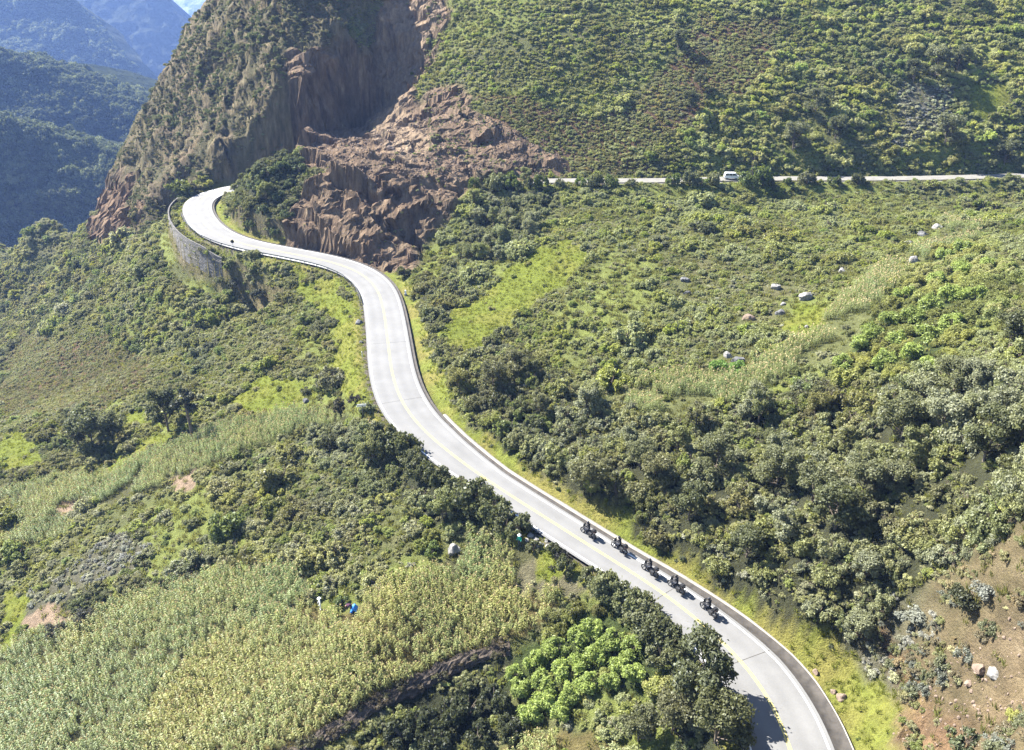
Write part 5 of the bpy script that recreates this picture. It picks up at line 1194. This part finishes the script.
for i in range(16):
    q = B3[min(len(B3)-1, int((i+.5)*len(B3)/16))]; r = random.uniform(.7, 1.15); x, y = q[0]+random.uniform(-.5, .5), q[1]+random.uniform(-.6, .3)
    SINGLE.append([np.array([x, y, float(hz(x, y))+.2]), (r, r, r*.9), np.array([(.11, .09, .055), (.13, .125, .06), (.09, .085, .045)][i % 3]), 'twiggy_%d' % (i % 3), 'shrub', 'dry brownish shrub, %s from the left, growing on the brushwood bank below the maize' % ORD[i]])
# bushes that hide stretches of the upper road
for i, (u, v, r) in enumerate([(477, 188, 2.0), (492, 190, 2.4), (508, 188, 2.8), (526, 189, 2.5), (545, 187, 2.6), (562, 188, 2.0), (580, 186, 2.4), (598, 187, 2.5), (614, 186, 2.0), (628, 187, 2.6), (672, 185, 2.4), (688, 186, 2.6), (704, 186, 2.2), (716, 185, 1.5), (752, 187, 3.6), (764, 186, 2.6), (790, 185, 1.9), (808, 184, 2.0), (836, 186, 2.5), (856, 185, 2.2)]):
    hero(u+random.uniform(-4, 4), v, r*random.uniform(.75, 1.25), random.uniform(1.2, 1.8), np.array((GR, DO, GR, DK)[i % 4])*random.uniform(.8, 1.2), ('shrub_%d' % (i % 6)) if i % 3 else 'twiggy_%d' % (i % 2), 'bush, %s from the left, in the line hiding the upper road' % ORD[i])
for k_ in range(2, len(RW)-1):
    q = RW[k_, :2]-nrm[min(i0+k_, len(nrm)-1)]*1.4; CLEAR.append((q[0], q[1], 1.2))
for i, k_ in enumerate(range(4, len(RW)-3, 6)):
    q = RW[k_, :2]-nrm[min(i0+k_, len(nrm)-1)]*random.uniform(3.2, 4.6); r = random.uniform(.9, 1.4)
    SINGLE.append([np.array([q[0], q[1], float(hz(q[0], q[1]))]), (r, r, r), np.array((DK, DO, GR)[i % 3]), 'shrub_%d' % (i % 6), 'shrub', 'shrub at the foot of the curved retaining wall, %s along it from the right end' % ORD[i]])
# single plants one can pick out
for u, v, r, h, tt, shp, lab in [
    (505, 336, 2.1, 1.1, DO, 'twiggy_1', 'round dark shrub alone in the bright meadow right of the road'), (330, 448, 1.7, 1.6, (.07, .075, .04), 'shrub_2', 'dark upright shrub at the right end of the pale maize strip'),
    (340, 412, 1.8, 1.2, (.075, .07, .04), 'shrub_4', 'dark brownish shrub behind the pale board at the middle bend'), (355, 403, 1.2, 1.2, (.055, .045, .05), 'twiggy_0', 'small purplish-black shrub right beside the pale board'), (352, 425, 1.3, .8, LM, 'shrub_1', 'low lime-green shrub under the pale board at the middle bend'),
    (88, 622, 1.9, 1.1, (.085, .085, .065), 'twiggy_2', 'larger dark grey twiggy shrub on bare soil left of the maize'), (60, 634, 1.8, 1.1, (.08, .08, .062), 'twiggy_0', 'dark grey twiggy shrub nearest the left maize edge'), (166, 588, 1.0, 1.7, (.06, .066, .035), 'shrub_0', 'narrow dark shrub at the top left corner of the green maize'),
    (195, 575, 2.3, .8, DK, 'shrub_3', 'wide dark shrub above the green maize beside silver plants'), (562, 557, 1.1, .85, (.03, .03, .022), 'shrub_5', 'very dark round shrub between the stone heap and green plots'), (592, 558, .8, .9, (.26, .11, .05), 'twiggy_2', 'reddish-brown dry shrub beside the road above the green plot'),
    (552, 570, .6, .8, (.06, .06, .035), 'twiggy_1', 'small dark shrub between the two little green plots'), (343, 606, 1.2, 1.0, (.10, .13, .04), 'shrub_0', 'rounded green shrub between the two people at the maize edge'), (291, 612, 1.0, .9, DK, 'shrub_1', 'dark small shrub at the left end of the ripening maize'), (433, 556, 1.5, 1.0, (.13, .17, .045), 'shrub_4', 'fresh green round shrub left of the pale upright boulder'),
    (738, 366+8, 1.9, .9, (.15, .24, .05), 'broom_0', 'bright green spiky shrub just below the largest grey boulder'), (720, 372, 1.7, .9, (.15, .24, .05), 'broom_1', 'bright green spiky shrub left of the largest grey boulder'),
    (968, 608, 1.8, .95, (.07, .075, .04), 'shrub_2', 'dark round shrub on the upper scree beside a silver one'), (988, 602, 1.5, .9, (.135, .14, .115), 'silver_0', 'silver round shrub beside the dark shrub on the scree'), (910, 615, 2.6, .7, (.13, .135, .105), 'silver_1', 'wide silvery shrub above the scree'), (965, 745, 1.6, 1.1, (.13, .15, .08), 'twiggy_1', 'grey-green shrub at the bottom edge of the scree'),
    (240, 290, 3.0, .9, (.06, .065, .045), 'shrub_3', 'large dark shrub under the retaining wall'), (262, 300, 2.6, .9, (.065, .07, .045), 'shrub_1', 'large dark shrub right of the one under the retaining wall'), (222, 282, 1.8, .9, DO, 'shrub_5', 'olive shrub touching the right end of the retaining wall'), (196, 292, 1.7, .8, LM, 'shrub_0', 'lime-green shrub at the foot of the retaining wall'), (188, 345, 2.6, 1.1, DK, 'shrub_2', 'dark rounded shrub in the middle of the olive slope below the retaining wall'),
    (700, 232, 4.0, .75, DK, 'shrub_4', 'long low dark bush on the slope below the white van'), (660, 245, 3.0, .75, DO, 'shrub_0', 'wide olive bush left of the long dark bush below the van')]:
    hero(u, v, r, h, tt, shp, lab)
tree(95, 452, 8.0, DK, 2, 'wide dark tree among the terraces far left'); tree(112, 444, 7.0, DO, 0, 'second dark tree touching the wide dark tree far left'); tree(80, 448, 6.5, (.10, .105, .06), 1, 'greyish tree on the left side of the wide dark tree'); tree(93, 478, 3.4, DK, 3, 'slender tree with bare trunk in front of the wide dark tree')
tree(168, 432, 9.0, (.085, .095, .045), 1, 'tall slim tree with a bare trunk by the little bright meadow'); tree(193, 436, 9.5, (.06, .065, .04), 3, 'thinnest pole-like tree with a small crown right of the slim tree')
for u, v, h, s, lab in [(935, 78, 8.0, 2, 'largest dark tree on the upper right slope'), (958, 70, 6.5, 0, 'dark tree right of the largest one on the upper right slope'), (912, 82, 6.0, 0, 'dark tree left of the largest one on the upper right slope'), (793, 150, 7.0, 2, 'broad dark tree just above the upper road right of the van'), (835, 140, 6.5, 0, 'dark tree above the upper road, second right of the van'),
        (815, 112, 6.0, 2, 'dark tree higher up the slope right of the van'), (945, 145, 7.5, 2, 'broad olive tree above the right end of the upper road'), (1005, 165, 6.5, 0, 'dark tree at the right frame edge above the upper road'), (700, 90, 5.5, 1, 'dark tree in the diagonal gully above the van'), (690, 112, 5.5, 0, 'dark tree lower in the diagonal gully above the van'), (678, 50, 5.5, 0, 'dark tree topmost in the diagonal gully above the van'),
        (775, 488, 5.0, 2, 'large dark tree in the middle of the thicket behind the riders'), (832, 530, 5.9, 0, 'tallest dark tree in the thicket above the brown scree'), (812, 505, 5.1, 2, 'broad dark tree left of the tallest thicket tree'), (716, 470, 4.7, 2, 'broad tree in the thicket above the last rider'), (690, 520, 4.7, 0, 'dark tree near the verge above the riders'), (862, 500, 5.0, 2, 'olive tree right of the tallest thicket tree'), (745, 560, 4.4, 0, 'dark tree at the thicket edge near the lower verge'), (640, 470, 4.2, 2, 'dark tree in the thicket beside the middle road stretch'), (580, 440, 3.7, 1, 'slim dark tree in the thicket at the end of the pale maize'), (900, 440, 5.5, 2, 'broad tree below the bright green right grove'), (985, 460, 5.5, 0, 'dark tree at the right frame edge above the scree'), (950, 400, 5.0, 2, 'dark tree at the lower edge of the bright green right grove'), (1010, 350, 5.1, 0, 'dark tree at the right frame edge beside the bright grove')]:
    tree(u, v, h, DK if s != 2 else DO, s, lab)

# ------------------------------------------------------------------ the largest of the remaining plants in view become objects too
ZN = [('leafy knoll', 'on the leafy knoll', lambda u, v, g: (222 < u < 310) & (140 < v < 250)), ('cliff', 'on the rocky spur above the far bend', lambda u, v, g: (u < 400) & (v < 225)), ('upl', 'on the high slope above the landslide', lambda u, v, g: (u < 640) & (v < 176)), ('upm', 'on the high slope above the van', lambda u, v, g: (u < 800) & (v < 176)), ('upr', 'above the right end of the upper road', lambda u, v, g: (v < 176)),
      ('gul', 'in the gully beside the rock cut', lambda u, v, g: (u > 410) & (u < 570) & (v < 280)), ('bel', 'on the slope just below the upper road', lambda u, v, g: (u > 410) & (v < 245)), ('thA', 'in the thicket along the middle road stretch', lambda u, v, g: (u > 405) & (u < 600) & (g == 7)), ('thB', 'in the thicket behind the riders', lambda u, v, g: (u > 405) & (u < 760) & (g == 7)), ('thC', 'in the thicket above the scree', lambda u, v, g: (u > 405) & (u < 890) & (g == 7)), ('thD', 'in the right part of the thicket', lambda u, v, g: (u > 405) & (g == 7)),
      ('terr', 'on the boulder-strewn terraced slope', lambda u, v, g: (u > 560) & (v < 400)), ('scr', 'on the brown scree side', lambda u, v, g: (u > 760)), ('row', 'among the bushes left of the road', lambda u, v, g: (u > 300) & (v > 400) & (v < 600)), ('grv', 'beside the lower left grove', lambda u, v, g: (u > 430) & (v > 560)), ('olv', 'on the slope under the retaining wall', lambda u, v, g: (u > 130) & (v < 400)), ('oll', 'on the far left slope above the valley', lambda u, v, g: (v < 420)), ('ter', 'between the left maize terraces', lambda u, v, g: v < 580), ('low', 'at the lower left maize edge', lambda u, v, g: v > -1e9)]
cand = [i for i in np.argsort(-SIZE) if VIS[i] and 8 < cu[I][i] < 1016 and 4 < cv[I][i] < 742]
cand = [i for i in cand if all(math.hypot(PT[i, 0]-x, PT[i, 1]-y) > r+rad[i]*.5 for x, y, r in CLEAR)]
nsh = sum(1 for s in SINGLE if s[4] == 'shrub'); ntr = sum(1 for s in SINGLE if s[4] == 'tree')
zone_n = {}; picked = []
for i in cand:
    u, v, g = cu[I][i], cv[I][i], reg[i]; z = next(k for k, q in enumerate(ZN) if q[2](u, v, g)); kd = 'tree' if idx[i] >= 15 else 'shrub'
    if zone_n.get((z, kd), 0) >= 20 or (kd == 'shrub' and nsh >= 296) or (kd == 'tree' and ntr >= 80): continue
    zone_n[(z, kd)] = zone_n.get((z, kd), 0)+1; picked.append((i, z, kd)); nsh += kd == 'shrub'; ntr += kd == 'tree'
bygroup = {}
for i, z, kd in picked: bygroup.setdefault((z, kd), []).append(i)
for (z, kd), L in bygroup.items():
    L.sort(key=lambda i: cu[I][i])
    for n_, i in enumerate(L):
        tn = tint[i]; tone = 'silvery' if idx[i] in (9, 10, 11) else ('bright green' if tn[1] > .22 and tn[0] < tn[1]*.8 else ('brownish' if tn[0] > tn[1]*1.04 else ('dark olive' if tn[1] < .115 else ('olive' if tn[1] < .175 else 'pale olive'))))
        form = 'twiggy ' if idx[i] in (6, 7, 8) else ''
        lab = '%s %s%s %s, %s from left' % (tone, form, kd, ZN[z][1], ORD[n_])
        shp = PLN[idx[i]] if kd == 'shrub' else 'tree%d' % (idx[i]-15)
        SINGLE.append([PT[i], tuple(scl[i]), tint[i], shp, kd, lab]); PROMO.append(int(i)); SINGLE[-1].append(ZN[z][1])
for s in SINGLE:
    q, sc_, tn, shp, kd, lab = s[:6]; grp = 'large %ss %s' % (kd, s[6]) if len(s) > 6 else None
    tn = [float(a) for a in tn]+[1.0]
    if kd == 'tree':
        o = empty('tree', q, random.uniform(0, 6.28)); o.scale = [float(a) for a in sc_]
        for nm, me in (('trunk', TREE[int(shp[4:])][0]), ('crown', TREE[int(shp[4:])][1])): c = obj(nm, me, o); c['tint'] = tn
    else:
        o = obj('shrub', PROTO[shp]); o.location = [float(a) for a in q]; o.scale = [float(a) for a in sc_]; o.rotation_euler = (0, 0, random.uniform(0, 6.28)); o['tint'] = tn
    tag(o, lab, kd, grp)
mass = np.ones(len(I), bool); mass[[p for p in PROMO]] = False
for x, y, r in CLEAR: mass &= np.hypot(PT[:, 0]-x, PT[:, 1]-y) > r+rad*.8
sil = (idx >= 9) & (idx < 12)
def mass_obj(name, m, label=None):
    return scatter_obj(name, PLN, PT[m], scl[m], tint[m], rot[m], idx[m])
mass_obj('scrub', mass & ~sil & (reg != 7) & (reg != 8))
mass_obj('thicket_undergrowth', mass & ~sil & ((reg == 7) | (reg == 8)))
mass_obj('silver_scrub', mass & sil)
# low plants that fill the gaps
Mu = 300000
ux = rng.uniform(-200, 165, Mu); uy = rng.uniform(35, 290, Mu); uz = hz(ux, uy); uu, uv, ud = project(ux, uy, uz)
ur = region_at(ux, uy, uu, uv); dn = fbm(ux, uy, 5, 3, 751)*.5+.5
pu = np.select([(ur == 0), ur == 9, (ur == 7) | (ur == 8), ur == 6, ur == 5, ur == 11], [1.7, 1.8, 1.0, .9, .8, .5], 0)*(.35+1.1*sstep(.34, .6, dn))*np.minimum(np.sqrt(1+grid_s(blur(slp, 4), ux, uy)**2), 4)*(365*255/Mu)
pu *= 1-.85*sstep(.47, .6, grid_s(nB, ux, uy))*(ur == 0)*np.where(uv > 175, 1, .6)
pu[grid_s(rockb, ux, uy) > .3] = 0; pu[(ur == 9) & (uu > 800)] *= 2.2; pu[grid_s(M_scree, ux, uy) > .5] = .3; pu[grid_s(VERGE.astype(float), ux, uy) > .5] = 0; cc = grid_s(cliffb, ux, uy) > .5; pu[cc] *= .45
m = (uu > -200) & (uu < 1330) & (uv > -80) & (uv < 860) & (grid_s(dL, ux, uy) > 5.4) & (grid_s(dU, ux, uy) > 3.2) & (rng.uniform(0, 1, Mu) < pu) & (grid_s(blur(slp, 4), ux, uy) < 5)
for x, y, r in CLEAR: m &= np.hypot(ux-x, uy-y) > r+.3
n = m.sum(); ur_ = ur[m].copy(); ur_[(ur_ == 7) | (ur_ == 8)] = 0
ut = pick_tint(ur_)*1.1; ut[(uv[m] < 172) & (uu[m] > 420)] *= np.array([1.28, 1.32, 1.05]); ut[cc[m]] = 1.8*np.array([[.098, .096, .050], [.125, .112, .062], [.080, .088, .040]])[rng.integers(0, 3, cc[m].sum())]
hz_ = 1.1+.6*fbm(ux[m], uy[m], 11, 3, 771); ut = np.minimum(ut*hz_[:, None], .3)
s = rng.uniform(.30, .80, n); scatter_obj('herbs', ['shrub_0', 'shrub_3', 'twiggy_0', 'twiggy_2', 'silver_1'], np.c_[ux, uy, uz-.05][m], np.c_[s, s, s*rng.uniform(.6, 1.1, n)], ut, np.c_[np.zeros((n, 2)), rng.uniform(0, 6.28, n)], rng.integers(0, 5, n))
print('herbs', n)
# maize, in rows that follow the slope
def rowgrid(poly_keys, sx, sy, ang, jitter):
    x0, x1, y0, y1 = -140, 120, 40, 215
    a = np.arange(x0, x1, sx); b = np.arange(y0, y1, sy); X, Y = np.meshgrid(a, b); X = X.ravel(); Y = Y.ravel()
    ca, sa = math.cos(ang), math.sin(ang); mx, my = (x0+x1)/2, (y0+y1)/2
    X, Y = mx+(X-mx)*ca-(Y-my)*sa, my+(X-mx)*sa+(Y-my)*ca
    X = X+rng.normal(0, jitter, len(X)); Y = Y+rng.normal(0, jitter, len(Y))
    Z = hz(X, Y); U, V_, D = project(X, Y, Z); rg = region_at(X, Y, U, V_, .6)
    return X, Y, Z, rg, U, V_
mz = []
for keys, ang in (((2,), .5), ((3,), .2), ((4,), .45)):
    X, Y, Z, rg, U, V_ = rowgrid(keys, .50, .66, ang, .12)
    thin = fbm(X, Y, 6, 3, 701)*.5+.5; bare = fbm(X, Y, 13, 2, 711)*.5+.5
    m = np.isin(rg, keys) & (grid_s(dL, X, Y) > 5.5) & (rng.uniform(0, 1, len(X)) < .45+.9*thin) & (bare < .72) & ((rg != 4) | (thin > .47))
    for x, y, r in CLEAR: m &= np.hypot(X-x, Y-y) > r
    P = np.c_[X, Y, Z][m]; n = len(P); v = fbm(P[:, 0], P[:, 1], 7, 3, 721)*.5+.5
    s = rng.uniform(.58, .9, n)*(.75+.4*thin[m])
    yel = np.array([.325, .32, .115]); grn = np.array([.225, .27, .115]); pal_ = np.array([.22, .235, .085])
    mixv = {2: .62, 3: .22, 4: .5}[keys[0]]; t = np.clip(mixv+(v-.5)*1.1+rng.normal(0, .15, n), 0, 1)[:, None]
    tt = grn*(1-t)+(yel if keys[0] != 4 else pal_)*t
    nm = {2: 'ripening_maize', 3: 'green_maize', 4: 'hillside_maize'}[keys[0]]
    scatter_obj(nm, ['maize_%d' % i for i in range(4)], P, np.c_[s, s, s*rng.uniform(.85, 1.15, n)], tt*rng.uniform(.85, 1.15, (n, 1)), np.c_[rng.normal(0, .06, n), rng.normal(0, .06, n), rng.uniform(0, 6.28, n)], rng.integers(0, 4, n))
# grass tufts: verges, meadows, and thinly everywhere near
Mg = 260000
gx = rng.uniform(-150, 150, Mg); gy = rng.uniform(35, 235, Mg); gz = hz(gx, gy); gu, gv, gd = project(gx, gy, gz)
gr = region_at(gx, gy, gu, gv); gdL = grid_s(dL, gx, gy); gs = grid_s(sL, gx, gy)
gver = grid_s(VERGE.astype(float), gx, gy) > .5
p = np.select([gver, gr == 1, gr == 0, gr == 9, (gr == 2) | (gr == 3)], [2.2, 1.9, .9, .8, .5], .35)*(300*200/Mg)
p[(grid_s(rockb, gx, gy) > .3)] = 0; p[grid_s(M_scree, gx, gy) > .5] = .10
m = (gu > -130) & (gu < 1280) & (gv > -40) & (gv < 850) & (gdL > np.where(gs > 0, 5.5, 4.0)) & (grid_s(dU, gx, gy) > 2.8) & (rng.uniform(0, 1, Mg) < p)
n = m.sum(); gn = fbm(gx[m], gy[m], 5, 3, 731)*.5+.5
gt = np.where((gver | (gr == 1))[m][:, None], np.array([.172, .198, .040])*(1-.35*gn[:, None])+np.array([.225, .205, .06])*.35*gn[:, None], np.array([.155, .165, .052])*(1-gn[:, None]*.5)+np.array([.17, .15, .07])*gn[:, None]*.5)
s = rng.uniform(.5, 1.1, n)*np.where((gver | (gr == 1))[m], .62, 1.0)
scatter_obj('grass', ['tuft_%d' % i for i in range(3)], np.c_[gx, gy, gz][m], np.c_[s, s, s*rng.uniform(.6, 1.1, n)], gt*rng.uniform(.8, 1.2, (n, 1)), np.c_[np.zeros((n, 2)), rng.uniform(0, 6.28, n)], rng.integers(0, 3, n))
# loose stones on the slide and on the scree
mk = (grid_s(M_scree, gx, gy) > .35) | (inpoly(gu, gv, [(300, 130), (420, 100), (600, 150), (600, 178), (455, 180), (340, 178)]))
m = mk & (rng.uniform(0, 1, Mg) < .75) & (gdL > 6); n = m.sum()
s = .10+.5*rng.beta(.9, 6, n); s = np.where(grid_s(M_scree, gx[m], gy[m]) > .5, s*.8, s*1.0)
scatter_obj('rubble', ['stone_%d' % i for i in range(4)], np.c_[gx, gy, gz][m], np.c_[s, s, s], np.ones((n, 3)), rng.uniform(0, 6.28, (n, 3)), rng.integers(0, 4, n))
# forest on the far side of the valley
FP = []; FS = []
for G, spacing, cnt in zip(FARM, (1, 1, 1.6), (5200, 5200, 9000)):
    gyy = rng.uniform(0, G.shape[0]-12, cnt); gxx = rng.uniform(0, G.shape[1]-2, cnt); i = gyy.astype(int); j = gxx.astype(int); fy = (gyy-i)[:, None]; fx = (gxx-j)[:, None]
    FS.append(np.full(cnt, float(spacing)))
    FP.append((G[i, j]*(1-fx)+G[i, j+1]*fx)*(1-fy)+(G[i+1, j]*(1-fx)+G[i+1, j+1]*fx)*fy)
FP = np.concatenate(FP); FS = np.concatenate(FS); fu, fv, fd = project(FP[:, 0], FP[:, 1], FP[:, 2]); m = (fu > -60) & (fu < 220) & (fv > -20) & (fv < 330); FP = FP[m]; FS = FS[m]; n = len(FP)
s = FS*rng.uniform(3.0, 7.5, n)*rng.uniform(.7, 1, n); tf_ = np.array([[.085, .10, .05], [.13, .15, .075], [.20, .22, .12]])[rng.choice(3, n, p=[.5, .35, .15])]
scatter_obj('far_forest', PLN[:6], FP-[0, 0, .5], np.c_[s, s, s*rng.uniform(.9, 1.4, n)], tf_, np.c_[np.zeros((n, 2)), rng.uniform(0, 6.28, n)], rng.integers(0, 6, n))
print('plants', mass.sum(), 'promoted', len(PROMO))
sc.cycles.use_denoising = True; sc.cycles.denoiser = "OPENIMAGEDENOISE"; sc.cycles.denoising_input_passes = "RGB_ALBEDO_NORMAL"; sc.cycles.denoising_prefilter = "NONE"
